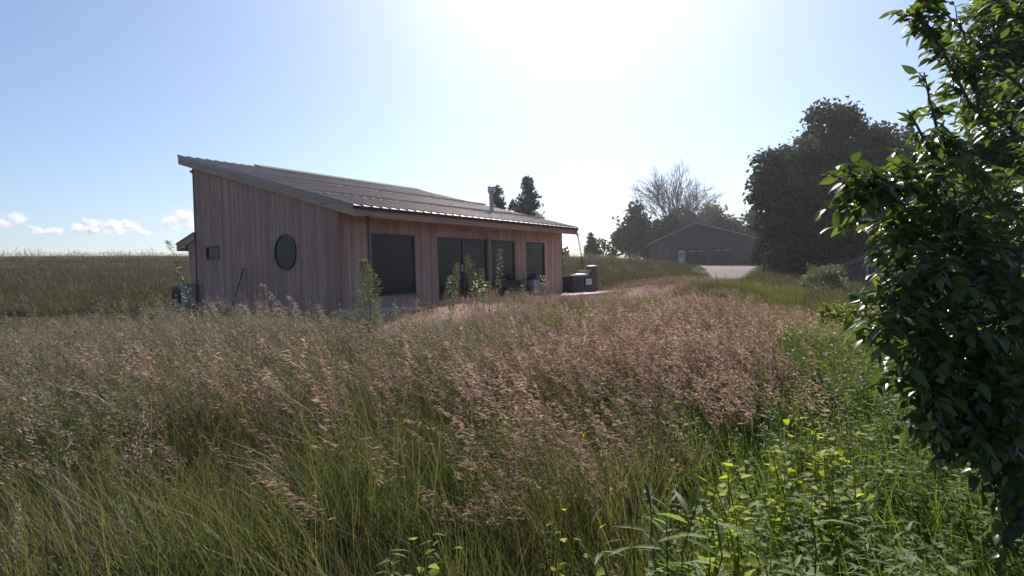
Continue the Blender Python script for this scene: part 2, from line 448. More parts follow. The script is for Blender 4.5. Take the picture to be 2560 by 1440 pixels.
# gravel drive
V = []; Fd = []
cols = 7
pts = []
for i in range(len(DRIVE) - 1):
    for k in range(8):
        t = k / 8; pts.append((DRIVE[i] * (1 - t) + DRIVE[i + 1] * t, DRW[i] * (1 - t) + DRW[i + 1] * t))
for i, (p, w) in enumerate(pts):
    d = pts[min(i + 1, len(pts) - 1)][0] - pts[max(i - 1, 0)][0]; d = d / np.hypot(*d); n = np.array([-d[1], d[0]])
    for j in range(cols):
        q = p + n * w * (j / (cols - 1) * 2 - 1) * (1 + .06 * math.sin(i * 1.3 + j))
        V.append((q[0], q[1], gz1(*q) + (.05 if 0 < j < cols - 1 else -.02)))
Fd = [(i * cols + j, i * cols + j + 1, (i + 1) * cols + j + 1, (i + 1) * cols + j) for i in range(len(pts) - 1) for j in range(cols - 1)]
mb = MB(); mb.add(V, Fd, 0, True)
tag(mb.build('driveway', M['gravel'], sharp=False), 'pinkish gravel driveway in front of the dark garage', 'driveway', kind='structure')

# ------------------------------------------------------------------ the house
HL, HW = 11.618, 7.683
SLOPE = .2784
def soff(v): return 2.441 + SLOPE * (v + .76)               # underside of the roof
ROOF_T = .28
house = empty('wooden_house', (HO[0], HO[1], HO[2]), math.pi / 2 - YAW,
              'single-storey cedar-clad house with a long brown metal shed roof', 'house')

def wood_mesh(name, boxes, mat, parent):
    "boxes: list of 8-corner lists; every box gets its own tone"
    V = []; Fq = []; R = []
    q = np.array([(0, 3, 2, 1), (4, 5, 6, 7), (0, 1, 5, 4), (1, 2, 6, 5), (2, 3, 7, 6), (3, 0, 4, 7)])
    for i, b in enumerate(boxes):
        V += b; Fq.append(q + 8 * i); R += [random.random()] * 8
    return np_mesh(name, np.array(V), [np.concatenate(Fq)], mat, R, parent=parent, smooth=False)

def hexa_y(u0, u1, y0, y1, z0, z1a, z1b):
    return [(u0, y0, z0), (u1, y0, z0), (u1, y1, z0), (u0, y1, z0), (u0, y0, z1a), (u1, y0, z1b), (u1, y1, z1b), (u0, y1, z1a)]
def hexa_x(v0, v1, x0, x1, z0, z1a, z1b):
    return [(x0, v1, z0), (x0, v0, z0), (x1, v0, z0), (x1, v1, z0), (x0, v1, z1b), (x0, v0, z1a), (x1, v0, z1a), (x1, v1, z1b)]

def boards(a, b, holes, zb, ztop, make, w=.112, gap=.007):
    out = []
    n = int(round((b - a) / w)); w = (b - a) / n
    cuts = sorted(set([a + i * w for i in range(n + 1)] + [h for H in holes for h in H[:2] if a < h < b]))
    for s0, s1 in zip(cuts[:-1], cuts[1:]):
        if s1 - s0 < .012: continue
        mid = (s0 + s1) / 2
        spans = [(zb, None)]
        for (h0, h1, k0, k1) in holes:
            if h0 < mid < h1: spans = [(zb, k0), (k1, None)]
        dep = random.uniform(0, .006)
        g0, g1 = s0 + gap / 2, s1 - gap / 2
        for z0, z1 in spans:
            if z1 is not None and z1 - z0 < .02: continue
            out.append(make(g0, g1, dep, z0, (ztop(g0) if z1 is None else z1), (ztop(g1) if z1 is None else z1)))
    return out
WIN = [(1.07, 2.826, .284, 2.1), (3.828, 6.436, .03, 2.1), (6.634, 8.148, .407, 2.1), (8.905, 10.28, .5, 2.1)]
wood_mesh('wall', boards(0, HL, WIN + [(6.436, 6.634, .03, 2.1)], -.02, lambda u: soff(0) - .004, lambda s0, s1, d, z0, za, zb: hexa_y(s0, s1, -.022 - d, .03, z0, za, zb)), M['siding_front'], house)
wood_mesh('wall', boards(.03, HW, [(6.12, 7.03, 1.593, 2.054)], -.25, lambda v: soff(v) - .004, lambda s0, s1, d, z0, za, zb: hexa_x(s0, s1, -.022 - d, .03, z0, za, zb)), M['siding'], house)
wood_mesh('wall', boards(.03, HW, [], -.2, lambda v: soff(v) - .004, lambda s0, s1, d, z0, za, zb: hexa_x(s0, s1, HL - .03, HL + .022 + d, z0, za, zb)), M['siding'], house)
wood_mesh('wall', boards(0, HL, [], -.2, lambda u: soff(HW) - .004, lambda s0, s1, d, z0, za, zb: hexa_y(s0, s1, HW - .03, HW + .022 + d, z0, za, zb)), M['siding'], house)
mb = MB()
mb.hexa([(.035, .09, -.5), (HL - .035, .09, -.5), (HL - .035, HW - .035, -.5), (.035, HW - .035, -.5),
         (.035, .09, soff(.09) - .02), (HL - .035, .09, soff(.09) - .02), (HL - .035, HW - .035, soff(HW) - .02), (.035, HW - .035, soff(HW) - .02)])
mb.build('sheathing', M['core'], house)
mb = MB(); mb.box((.0, .0, -.6), (HL, HW, -.03)); mb.build('foundation', M['concrete'], house)
# corner trims
mb = MB(); mb.box((-.034, -.034, -.2), (.028, .028, soff(0) - .03)); o = mb.build('corner_board', M['post'], house)
mb = MB(); mb.box((HL + .002, -.04, -.02), (HL + .045, .03, soff(0) - .012)); mb.build('corner_board', M['trim'], house)
mb = MB(); mb.box((-.04, HW - .0, -.2), (.03, HW + .045, soff(HW) - .01)); mb.build('corner_board', M['trim'], house)

def window_front(name, u0, u1, z0, z1, mull=()):
    fr = MB(); t = .055
    fr.box((u0, -.012, z0), (u0 + t, .07, z1)); fr.box((u1 - t, -.012, z0), (u1, .07, z1))
    fr.box((u0 + t, -.012, z1 - t), (u1 - t, .07, z1)); fr.box((u0 + t, -.012, z0), (u1 - t, .07, z0 + t))
    for mu in mull: fr.box((mu - .04, -.006, z0 + t), (mu + .04, .066, z1 - t))
    f = fr.build(name, M['frame'], house)
    edges = [u0 + t] + [e for mu in mull for e in (mu - .04, mu + .04)] + [u1 - t]
    for a, b in zip(edges[::2], edges[1::2]):
        p = MB(); p.box((a, .03, z0 + t), (b, .05, z1 - t)); p.build('pane', M['glass'], f)
    return f
f = window_front('window', *WIN[0])
f = window_front('sliding_door', *WIN[1], mull=(5.13,))
mb = MB(); mb.box((5.0, -.05, .95), (5.03, -.013, 1.2)); mb.build('handle', M['steel'], f)
f = window_front('window', *WIN[2])
f = window_front('window', *WIN[3])
for (u0, u1, z0, z1) in (WIN[0], WIN[2], WIN[3]):
    wood_mesh('window_sill', [hexa_y(u0 - .02, u1 + .02, -.06, -.03, z0 - .05, z0 - .003, z0 - .003)], M['post'], house)
wood_mesh('door_post', [hexa_y(6.445, 6.625, -.07, .06, -.02, soff(0) - .45, soff(0) - .45)], M['post'], house)
# small window in the gable wall
fr = MB(); t = .05
for a in ((6.12, 1.593, 6.12 + t, 2.054), (7.03 - t, 1.593, 7.03, 2.054), (6.12 + t, 1.593, 7.03 - t, 1.593 + t), (6.12 + t, 2.054 - t, 7.03 - t, 2.054)):
    fr.box((-.035, a[0], a[1]), (.06, a[2], a[3]))
f = fr.build('window', M['frame'], house)
f['label'] = 'small high rectangular window'
p = MB(); p.box((.01, 6.12 + t, 1.593 + t), (.03, 7.03 - t, 2.054 - t)); p.build('pane', M['glass'], f)
# round window
fr = MB(); N = 48; cy_, cz_, ro, ri = 2.442, 1.643, .535, .475
vs = []
for k in range(N):
    a = 2 * math.pi * k / N
    for (r, x) in ((ro, -.02), (ro, -.075), (ri, -.075), (ri, -.02)): vs.append((x, cy_ + r * math.cos(a), cz_ + r * math.sin(a)))
fs = []
for k in range(N):
    for j in range(4): fs.append((k * 4 + j, k * 4 + (j + 1) % 4, ((k + 1) % N) * 4 + (j + 1) % 4, ((k + 1) % N) * 4 + j))
fr.add(vs, fs, 0, True)
f = fr.build('round_window', M['frame'], house)
p = MB(); p.lathe((0, cy_, cz_), [(ri + .005, -.045), (ri + .005, -.034)], 48, 0, 'x'); p.build('pane', M['glass'], f)

# roof: slab, metal skin with ribs, boards round the edge
XA, XB, YA, YB = -.13, HL + .13, -.76, HW + .82
ib = .045
mb = MB()
mb.hexa([(XA + ib, YA + ib, soff(YA + ib) + .012), (XB - ib, YA + ib, soff(YA + ib) + .012), (XB - ib, YB - ib, soff(YB - ib) + .012), (XA + ib, YB - ib, soff(YB - ib) + .012),
         (XA + ib, YA + ib, soff(YA + ib) + ROOF_T - .01), (XB - ib, YA + ib, soff(YA + ib) + ROOF_T - .01), (XB - ib, YB - ib, soff(YB - ib) + ROOF_T - .01), (XA + ib, YB - ib, soff(YB - ib) + ROOF_T - .01)])
roof_core = mb.build('soffit', M['soffit'], house)
def rt(v): return soff(v) + ROOF_T
mb = MB()
x0, x1, y0, y1 = XA - .012, XB + .012, YA - .03, YB + .03
mb.hexa([(x0, y0, rt(y0)), (x1, y0, rt(y0)), (x1, y1, rt(y1)), (x0, y1, rt(y1)), (x0, y0, rt(y0) + .012), (x1, y0, rt(y0) + .012), (x1, y1, rt(y1) + .012), (x0, y1, rt(y1) + .012)])
nr = 36
for i in range(nr + 1):
    x = x0 + .012 + (x1 - x0 - .024) * i / nr
    w = .016
    mb.hexa([(x - w, y0 + .02, rt(y0 + .02) + .010), (x + w, y0 + .02, rt(y0 + .02) + .010), (x + w, y1 - .01, rt(y1) + .008), (x - w, y1 - .01, rt(y1) + .008),
             (x - w * .7, y0 + .025, rt(y0) + .066), (x + w * .7, y0 + .025, rt(y0) + .066), (x + w * .7, y1 - .01, rt(y1) + .062), (x - w * .7, y1 - .01, rt(y1) + .062)])
roof = mb.build('roof', M['roof'], house)
mb = MB(); mb.box((x0, y0 - .012, rt(y0) - .085), (x1, y0 - .001, rt(y0) + .008)); mb.build('drip_edge', M['trim'], roof)
mb = MB()
ya = YB - .32
mb.hexa([(2.75, ya, rt(ya) + .055), (XB, ya, rt(ya) + .055), (XB, YB + .04, rt(YB) + .06), (2.75, YB + .04, rt(YB) + .06),
         (2.75, ya, rt(ya) + .075), (XB, ya, rt(ya) + .075), (XB, YB + .04, rt(YB) + .13), (2.75, YB + .04, rt(YB) + .13)])
mb.build('ridge_cap', M['trim'], roof)
for vv_, xa, xb in ((4.0, XA + .05, XB - .2), (.85, XA + .05, XB - .03)):
    mb = MB(); z = rt(vv_)
    mb.bar((xa, vv_, z + .115), (xb, vv_, z + .115), .05, .06)
    g = mb.build('snow_guard', M['rail'], roof)
    mb = MB()
    for i in range(nr + 1):
        x = x0 + .012 + (x1 - x0 - .024) * i / nr
        if xa - .02 < x < xb + .03:
            mb.box((x - .018, vv_ - .03, z + .03), (x + .018, vv_ + .03, z + .09))
    mb.build('clip', M['rail'], g)['kind'] = 'stuff'
# fascia boards
def rake_board(xa, xb):
    v0, v1 = YA, YB
    return [hexa_x(v0, v1, xa, xb, 0, 0, 0)]
for xa, xb in ((XA, XA + .042), (XB - .042, XB)):
    b = [(xa, YB, soff(YB)), (xa, YA, soff(YA)), (xb, YA, soff(YA)), (xb, YB, soff(YB)), (xa, YB, rt(YB) - .012), (xa, YA, rt(YA) - .012), (xb, YA, rt(YA) - .012), (xb, YB, rt(YB) - .012)]
    wood_mesh('rake_fascia', [b], M['rake'], house)
    mb = MB(); e = -.008 if xa < 0 else .008
    xx = (xa - .008, xa - .001) if xa < 0 else (xb + .001, xb + .008)
    mb.hexa([(xx[0], YA, rt(YA) - .07), (xx[1], YA, rt(YA) - .07), (xx[1], YB, rt(YB) - .07), (xx[0], YB, rt(YB) - .07), (xx[0], YA, rt(YA) - .002), (xx[1], YA, rt(YA) - .002), (xx[1], YB, rt(YB) - .002), (xx[0], YB, rt(YB) - .002)])
    mb.build('rake_trim', M['roof'], house)
wood_mesh('eave_fascia', [[(XA + .044, YA, soff(YA)), (XB - .044, YA, soff(YA)), (XB - .044, YA + .042, soff(YA) + .01), (XA + .044, YA + .042, soff(YA) + .01),
                           (XA + .044, YA, rt(YA) - .014), (XB - .044, YA, rt(YA) - .014), (XB - .044, YA + .042, rt(YA) - .014), (XA + .044, YA + .042, rt(YA) - .014)]], M['eave'], house)
wood_mesh('eave_fascia', [[(XA + .044, YB - .042, soff(YB) - .01), (XB - .044, YB - .042, soff(YB) - .01), (XB - .044, YB, soff(YB)), (XA + .044, YB, soff(YB)),
                           (XA + .044, YB - .042, rt(YB) - .03), (XB - .044, YB - .042, rt(YB) - .03), (XB - .044, YB, rt(YB) - .03), (XA + .044, YB, rt(YB) - .03)]], M['rake'], house)
# stove flue
fx, fv = 8.3, 1.15
fz = rt(fv)
mb = MB(); mb.lathe((fx, fv, fz - .05), [(.085, 0), (.085, .86)], 16)
ch = mb.build('chimney', M['steel_pipe'], house)
mb = MB(); mb.lathe((fx, fv, fz - .03), [(.17, 0), (.16, .1), (.1, .17), (.095, .19)], 16); mb.build('flashing', M['steel'], ch)
mb = MB(); mb.lathe((fx, fv, fz + .79), [(.09, 0), (.135, .06), (.135, .27), (.128, .28), (.03, .31)], 16)
mb.build('cap', M['steel'], ch)
for zz in (.86, 1.03):
    mb = MB(); mb.lathe((fx, fv, fz + zz), [(.137, 0), (.137, .014)], 16); mb.build('band', M['darkgrey'], ch)
# rear annex with its own small roof
AW = .57
bx = boards(HW + .048, HW + AW, [], -.25, lambda v: 2.53 - .24 * (v - HW) - .12, lambda s0, s1, d, z0, za, zb: hexa_x(s0, s1, -.012 - d, .03, z0, za, zb))
wood_mesh('annex_wall', bx, M['siding'], house)
mb = MB(); mb.box((.034, HW + .05, -.4), (6.5, HW + AW - .02, 2.2)); mb.build('annex_core', M['core'], house)
mb = MB()
def an(v): return 2.56 - .25 * (v - HW)
mb.hexa([(-.07, HW + .04, an(HW) - .24), (6.7, HW + .04, an(HW) - .24), (6.7, HW + 1.3, an(HW + 1.3) - .24), (-.07, HW + 1.3, an(HW + 1.3) - .24),
         (-.07, HW + .04, an(HW)), (6.7, HW + .04, an(HW)), (6.7, HW + 1.3, an(HW + 1.3)), (-.07, HW + 1.3, an(HW + 1.3))])
o = mb.build('annex_roof', M['rake'], house)
mb = MB()
mb.hexa([(-.1, HW + .03, an(HW) + .003), (6.73, HW + .03, an(HW) + .003), (6.73, HW + 1.34, an(HW + 1.34) + .003), (-.1, HW + 1.34, an(HW + 1.34) + .003),
         (-.1, HW + .03, an(HW) + .025), (6.73, HW + .03, an(HW) + .025), (6.73, HW + 1.34, an(HW + 1.34) + .025), (-.1, HW + 1.34, an(HW + 1.34) + .025)])
mb.build('annex_roof_sheet', M['trim'], house)
mb = MB(); mb.lathe((-.04, HW + .8, an(HW + .8) - .3), [(.03, 0), (.055, .02), (.055, .06)], 14); mb.build('soffit_light', M['white'], house)
mb = MB(); mb.tube([(.05, HW - .02, 4.69), (.05, HW + .3, 4.72)], .05, 12); mb.build('vent_pipe', M['black'], house)
# spigot pole leaning on the gable wall is a thing of its own (below)

def hl(u, v, w=0.0):
    p = hw(u, v); return (p[0], p[1], HO[2] + w)
HR = math.pi / 2 - YAW

# patio slab
mb = MB()
for i in range(5):
    a, b = -.1 + i * 2.46, -.1 + (i + 1) * 2.46 - .012
    mb.box((a, -1.95, -.22), (b, -.035, -.015 - .004 * (i % 2)))
o = mb.build('patio', M['concrete']); o.location = (HO[0], HO[1], HO[2]); o.rotation_euler = (0, 0, HR)
tag(o, 'long pale concrete patio slab along the front of the house', 'patio', kind='structure')

# rain chains
def rain_chain(u, v, ztop, zbot, du, label):
    t = empty('rain_chain', hl(u, v, ztop), HR, label, 'rain chain', 'rain chains at the ends of the eave')
    n = int((ztop - zbot) / .115)
    mb = MB()
    for i in range(n):
        s = i / n; c = Vector((du * s, 0, -(ztop - zbot) * s))
        for k in range(10):
            a0, a1 = 2 * math.pi * k / 10, 2 * math.pi * (k + 1) / 10
            e = (lambda a: Vector((.034 * math.cos(a), 0, .058 * math.sin(a)))) if i % 2 else (lambda a: Vector((0, .034 * math.cos(a), .058 * math.sin(a))))
            mb.bar(c + e(a0), c + e(a1), .02)
    mb.build('links', M['iron'], t)
    mb = MB(); mb.box((-.04, -.02, -.02), (.04, .03, .05)); mb.build('bracket', M['trim'], t)
    return t
rain_chain(.32, -.79, 2.42, .1, .02, 'dark rain chain hanging from the near corner of the eave')
rain_chain(XB - .05, -.79, 2.42, .93, .42, 'dark rain chain slanting from the far eave corner into the black tank')

# black tank with label under the far chain
tk = empty('water_tank', hl(11.8, .12), HR, 'black rectangular rain tank standing by the far corner of the house', 'water tank')
mb = MB(); mb.box((0, -.55, -.1), (2.05, .6, .66)); mb.box((-.04, -.59, .62), (2.09, .64, .7))
for i in range(6): mb.box((.12 + i * .3, -.57, 0), (.17 + i * .3, -.551, .6))
mb.build('tub', M['black'], tk)
mb = MB(); mb.box((1.16, -.576, .3), (1.66, -.572, .56)); lb = mb.build('label_plate', M['white'], tk)
mb = MB()
for z, a, b in ((.5, 1.2, 1.62), (.46, 1.2, 1.55), (.40, 1.2, 1.62), (.36, 1.24, 1.5)): mb.box((a, -.5775, z - .01), (b, -.5763, z + .008))
mb.build('label_lines', M['darkgrey'], lb)
mb = MB(); mb.box((.02, -.5, .702), (1.05, .55, .72)); mb.build('lid', M['grey'], tk)
# crumpled white sheet, pail and barrel on it
def lump(name, c, r, seed, mat, n=3, parent=None):
    rr = random.Random(seed); bm = MB()
    import bmesh
    b = bmesh.new(); bmesh.ops.create_icosphere(b, subdivisions=n, radius=1)
    for v in b.verts:
        k = 1 + .22 * math.sin(v.co.x * 5 + seed) * math.cos(v.co.y * 6 - seed) + rr.uniform(-.06, .06)
        v.co = Vector((v.co.x * r[0] * k, v.co.y * r[1] * k, max(v.co.z, -.25) * r[2] * k))
    me = bpy.data.meshes.new(name); b.to_mesh(me); b.free(); me.materials.append(mat)
    me.polygons.foreach_set('use_smooth', [True] * len(me.polygons))
    o = bpy.data.objects.new(name, me); C.objects.link(o); o.location = c
    if parent: o.parent = parent
    return o
o = lump('plastic_sheet', hl(12.85, -.2, .735), (.34, .25, .07), 4, M['white'])
tag(o, 'crumpled white plastic sheet lying on the black rain tank', 'plastic sheet')
t = empty('pail', hl(13.45, -.2, .7), HR, 'small light grey pail under a flat board on the black tank', 'pail')
mb = MB(); mb.lathe((0, 0, .0), [(.13, 0), (.15, .2), (.155, .21)], 18); mb.build('bucket', M['grey'], t)
mb = MB(); mb.box((-.42, -.16, .212), (.2, .16, .235)); mb.build('board', M['white'], t)
t = empty('barrel', hl(15.0, .35, -.05), HR, 'dark upright barrel behind the black rain tank', 'barrel')
mb = MB(); mb.lathe((0, 0, 0), [(.25, 0), (.28, .3), (.28, .9), (.25, 1.15)], 22); mb.build('drum', M['darkgrey'], t)
for zz in (.4, .8):
    mb = MB(); mb.lathe((0, 0, zz), [(.285, 0), (.295, .02), (.285, .04)], 22); mb.build('hoop', M['black'], t)
mb = MB(); mb.lathe((0, 0, 1.15), [(.26, 0), (.26, .05), (.2, .08)], 22); mb.build('lid', M['darkgrey'], t)

# grill on the patio
t = empty('grill', hl(8.55, -.55, -.015), HR, 'small dark grill with side shelves standing on the patio', 'grill')
mb = MB(); mb.box((-.2, -.16, .1), (.2, .16, .62)); mb.build('cabinet', M['grey'], t)
mb = MB(); mb.lathe((0, 0, .66), [(.24, 0), (.25, .04), (.2, .12), (.1, .17), (.0, .18)], 20); mb.lathe((0, 0, .83), [(.04, 0), (.035, .07)], 8); mb.build('lid', M['black'], t)
mb = MB(); mb.box((-.42, -.18, .625), (.42, .18, .655)); mb.build('shelf', M['darkgrey'], t)
for sx in (-.18, .18):
    mb = MB(); mb.box((sx - .02, -.15, 0), (sx + .02, .15, .1)); mb.build('foot', M['black'], t)
# long dark bench
t = empty('patio_bench', hl(7.35, -.5, -.015), HR, 'long low dark bench below the middle window', 'bench')
mb = MB()
for i in range(4): mb.box((-.8, -.22 + i * .12, .4), (.8, -.12 + i * .12, .44))
mb.build('seat', M['chair_fabric'], t)
for sx in (-.7, .7):
    mb = MB(); mb.box((sx - .03, -.2, 0), (sx + .03, .24, .397)); mb.build('leg', M['black'], t)
mb = MB(); mb.box((-.8, .25, .44), (.8, .28, .62)); mb.build('backrest', M['chair_fabric'], t)
# added white tube imitating a bright light gap in the end window
t = empty('light_gap_strip', hl(9.85, -.35, 2.42), HR, 'thin white tube added as a bright light gap in the end window', 'light gap strip')
mb = MB(); mb.tube([(0, 0, .1), (0, 0, -.3)], .004, 4); mb.build('added_cord', M['black'], t)
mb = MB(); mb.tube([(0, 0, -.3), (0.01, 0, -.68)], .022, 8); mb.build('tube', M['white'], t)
# heat pump
t = empty('heat_pump', hl(-.34, HW + .32, -.2), HR, 'boxy grey outdoor heat pump unit by the left corner of the house', 'heat pump')
mb = MB(); mb.box((-.19, -.48, .1), (.16, .46, 1.0)); mb.box((-.2, -.49, 1.0), (.17, .47, 1.025)); mb.build('casing', M['grey'], t)
gr = MB(); gr.box((-.196, -.2, .16), (-.1905, .44, .94))
for k in range(6):
    rr_ = .05 + k * .05
    gr.tube([(-.204, .12 + rr_ * math.cos(a), .55 + rr_ * math.sin(a)) for a in np.linspace(0, 2 * math.pi, 25)], .007, 4)
gr.build('fan_grille', M['darkgrey'], t)
for y0_ in (-.42, .3):
    mb = MB(); mb.box((-.17, y0_, 0), (.14, y0_ + .1, .098)); mb.build('foot', M['black'], t)
# pole against the wall
t = empty('garden_pole', hl(-.45, 4.75, -.35), HR, 'thin dark pole leaning against the gable wall', 'pole')
mb = MB(); mb.tube([(-.05, .12, 0), (.36, -.1, 1.55)], .018, 8); mb.build('shaft', M['black'], t)
mb = MB(); mb.tube([(.345, -.17, 1.55), (.365, -.03, 1.56)], .022, 8); mb.build('grip', M['black'], t)

# ------------------------------------------------------------------ garage on the hill
gb = at(1743, 664, 84)
gl = at(1637, 666, 84); gr_ = at(1891, 660, 82)
g_dir = (gr_ - gl)[:2]; GWD = float(np.hypot(*g_dir)); ga = math.atan2(g_dir[1], g_dir[0])
gzb = gz1(*((gl + gr_)[:2] / 2)) - .05
garage = empty('garage', (gl[0], gl[1], gzb), ga, 'low dark gabled garage with two wide doors on the hill', 'garage')
zt = at(1640, 606, 84)[2] - gzb; zp = at(1743, 561, 84)[2] - gzb
pkx = GWD * (1743 - 1637) / (1891 - 1637)
mb = MB()
prof = [(0, -1.0), (GWD, -1.0), (GWD, zt), (pkx, zp), (0, zt)]
D = 14.0
n = len(prof)
mb.add([(x, 0, z) for x, z in prof] + [(x, D, z) for x, z in prof], [tuple(range(n)), tuple(range(2 * n - 1, n - 1, -1))] + [(i, i + n, (i + 1) % n + n, (i + 1) % n) for i in range(n)])
wl = mb.build('wall', M['barn'], garage)
bat = MB()
for i in range(int(GWD / .4) + 1):
    x = min(i * .4 + .05, GWD - .06)
    ztop = zt + (zp - zt) * (x / pkx if x < pkx else (GWD - x) / (GWD - pkx))
    bat.box((x, -.025, -.3), (x + .05, -.002, ztop - .05))
bat.build('battens', M['barn'], wl)
for nm, (xa, za, xb, zb) in (('l', (0, zt, pkx, zp)), ('r', (pkx, zp, GWD, zt))):
    mb = MB(); k = (zb - za) / (xb - xa); ov = .55
    if nm == 'l': xa -= ov; za -= ov * k
    else: xb += ov; zb += ov * k
    mb.hexa([(xa, -.5, za + .01), (xb, -.5, zb + .01), (xb, D + .5, zb + .01), (xa, D + .5, za + .01), (xa, -.5, za + .2), (xb, -.5, zb + .2), (xb, D + .5, zb + .2), (xa, D + .5, za + .2)])
    mb.build('roof', M['barn_roof'], garage)
    mb = MB(); mb.hexa([(xa, -.54, za + .06), (xb, -.54, zb + .06), (xb, -.503, zb + .06), (xa, -.503, za + .06), (xa, -.54, za + .22), (xb, -.54, zb + .22), (xb, -.503, zb + .22), (xa, -.503, za + .22)])
    mb.build('rake_board', M['grey'], garage)
sc_ = GWD / (1891 - 1637)
def gxp(px): return (px - 1637) * sc_
gd0 = 1.0
for a, b in ((1719, 1767), (1784, 1831)):
    mb = MB(); mb.box((gxp(a), -.05, -.4), (gxp(b), -.03, 2.35))
    for k in range(1, 5): mb.box((gxp(a), -.062, -.1 + k * .5), (gxp(b), -.0505, -.07 + k * .5))
    dd = mb.build('garage_door', M['barn_door'], garage)
    wb = (gxp(b) - gxp(a))
    for k in range(2):
        x = gxp(a) + wb * (.08 + k * .48)
        mb = MB(); mb.box((x, -.07, 1.95), (x + wb * .36, -.0635, 2.15)); mb.build('window', M['grey'], dd)
    tr = MB(); tr.box((gxp(a) - .1, -.06, 2.36), (gxp(b) + .1, -.028, 2.5)); tr.build('door_trim', M['barn_door'], garage)
mb = MB(); mb.box((gxp(1698), -.07, -.1), (gxp(1713), -.03, 2.2)); dd = mb.build('entry_door', M['white'], garage)
mb = MB(); mb.box((gxp(1700), -.078, 1.25), (gxp(1711), -.0705, 2.0)); mb.build('door_window', M['grey'], dd)
mb = MB(); mb.box((gxp(1712) - .14, -.12, 1.0), (gxp(1712) - .06, -.0705, 1.05)); mb.build('handle', M['steel'], dd)

# shed in the shade under the trees
sp_ = at(2140, 714, 40)
shed = empty('shed', (sp_[0], sp_[1], gz1(sp_[0], sp_[1]) - .05), -.25, 'small dark brown shed in deep shade under the big trees', 'shed')
mb = MB(); prof = [(0, 0), (2.6, 0), (2.6, 1.5), (1.3, 2.0), (0, 1.5)]; n = 5
mb.add([(x, 0, z) for x, z in prof] + [(x, 2.4, z) for x, z in prof], [tuple(range(n)), tuple(range(2 * n - 1, n - 1, -1))] + [(i, i + n, (i + 1) % n + n, (i + 1) % n) for i in range(n)])
mb.build('wall', M['shed_wood'], shed)
for a, b, za, zb in ((-.25, 1.3, 1.41, 2.02), (1.3, 2.85, 2.02, 1.41)):
    mb = MB(); mb.hexa([(a, -.25, za), (b, -.25, zb), (b, 2.65, zb), (a, 2.65, za), (a, -.25, za + .08), (b, -.25, zb + .08), (b, 2.65, zb + .08), (a, 2.65, za + .08)]); mb.build('roof', M['shed_wood'], shed)
mb = MB(); mb.box((.62, -.03, .35), (.72, -.002, 1.4)); mb.box((1.18, -.03, .35), (1.28, -.002, 1.4)); mb.box((.72, -.03, 1.3), (1.18, -.002, 1.4)); mb.box((.72, -.03, .35), (1.18, -.002, .45)); f = mb.build('window', M['grey'], shed)
mb = MB(); mb.box((.72, -.015, .45), (1.18, -.006, 1.3)); mb.build('pane', M['glass'], f)

# ------------------------------------------------------------------ plant machinery
def frames(dirs, ups):
    d = dirs / np.linalg.norm(dirs, axis=1, keepdims=True)
    x = np.cross(d, ups); nx = np.linalg.norm(x, axis=1, keepdims=True); x = x / np.maximum(nx, 1e-6)
    n = np.cross(x, d)
    return x, d, n

LEAF_T = {}
def leaf_template(stations, widths, fold, curl):
    V = []; Fq = []; Ft = []
    n = len(stations)
    for s, w in zip(stations, widths):
        z = -curl * s * s
        V.append((-w / 2, s, z + fold * w / 2)); V.append((0, s, z)); V.append((w / 2, s, z + fold * w / 2))
    for i in range(n - 1):
        b = i * 3
        Fq += [(b, b + 1, b + 4, b + 3), (b + 1, b + 2, b + 5, b + 4)]
    return np.array(V, float), np.array(Fq)
LEAF_T['broad'] = leaf_template([0, .12, .35, .62, .85, 1.0], [.03, .28, .46, .38, .16, .01], .35, .22)
LEAF_T['lance'] = leaf_template([0, .3, .65, 1.0], [.03, .17, .13, .005], .3, .3)
LEAF_T['clump'] = leaf_template([0, .45, 1.0], [.12, .75, .05], .35, .2)
LEAF_T['lobed'] = leaf_template([0, .1, .3, .5, .75, 1.0], [.1, .75, 1.0, .7, .45, .02], .2, .18)
LEAF_T['needle'] = leaf_template([0, .5, 1.0], [.02, .14, .02], .2, .05)

def leaves(P, Dr, L, kind='broad', roll=None, rg=rng, up=None, wscale=1.0):
    "leaf blades at P pointing along Dr with length L; returns vertices, faces, tone"
    T, Fq = LEAF_T[kind]
    n = len(P)
    U = np.tile([0, 0, 1.0], (n, 1)) if up is None else up
    U = U + rg.normal(0, .35 if roll is None else roll, (n, 3))
    x, d, nn = frames(Dr, U)
    L = np.broadcast_to(np.asarray(L, float), (n,))
    V = P[:, None, :] + L[:, None, None] * (T[None, :, 0:1] * x[:, None, :] * wscale + T[None, :, 1:2] * d[:, None, :] + T[None, :, 2:3] * nn[:, None, :])
    Fa = (Fq[None] + (np.arange(n) * len(T))[:, None, None]).reshape(-1, 4)
    R = np.repeat(rg.random(n), len(T))
    return V.reshape(-1, 3), Fa, R

def merge(parts):
    V = []; Fs = []; R = []; b = 0
    for v, f, r in parts:
        V.append(v); Fs.append(f + b); R.append(r); b += len(v)
    return np.concatenate(V), np.concatenate(Fs), np.concatenate(R)

def unit(v): return v / np.linalg.norm(v, axis=-1, keepdims=True)

def noise3(P, s, seed):
    q = P / s
    k = np.array([[1.3, 2.1, .7], [-1.9, .8, 1.6], [.6, -1.4, 2.3], [2.7, 1.1, -1.2]])
    ph = np.random.default_rng(seed).random(4) * 6.28
    return sum(np.sin(q @ k[i] + ph[i]) for i in range(4)) / 4

def curve3(a, b, sag, n, rg):
    a, b = np.array(a, float), np.array(b, float); t = np.linspace(0, 1, n)[:, None]
    L = np.linalg.norm(b - a)
    w = np.cumsum(rg.normal(0, L * .03, (n, 3)), 0); w -= t * w[-1]
    return a + (b - a) * t + np.array([0, 0, sag * L]) * (4 * t * (1 - t)) + w

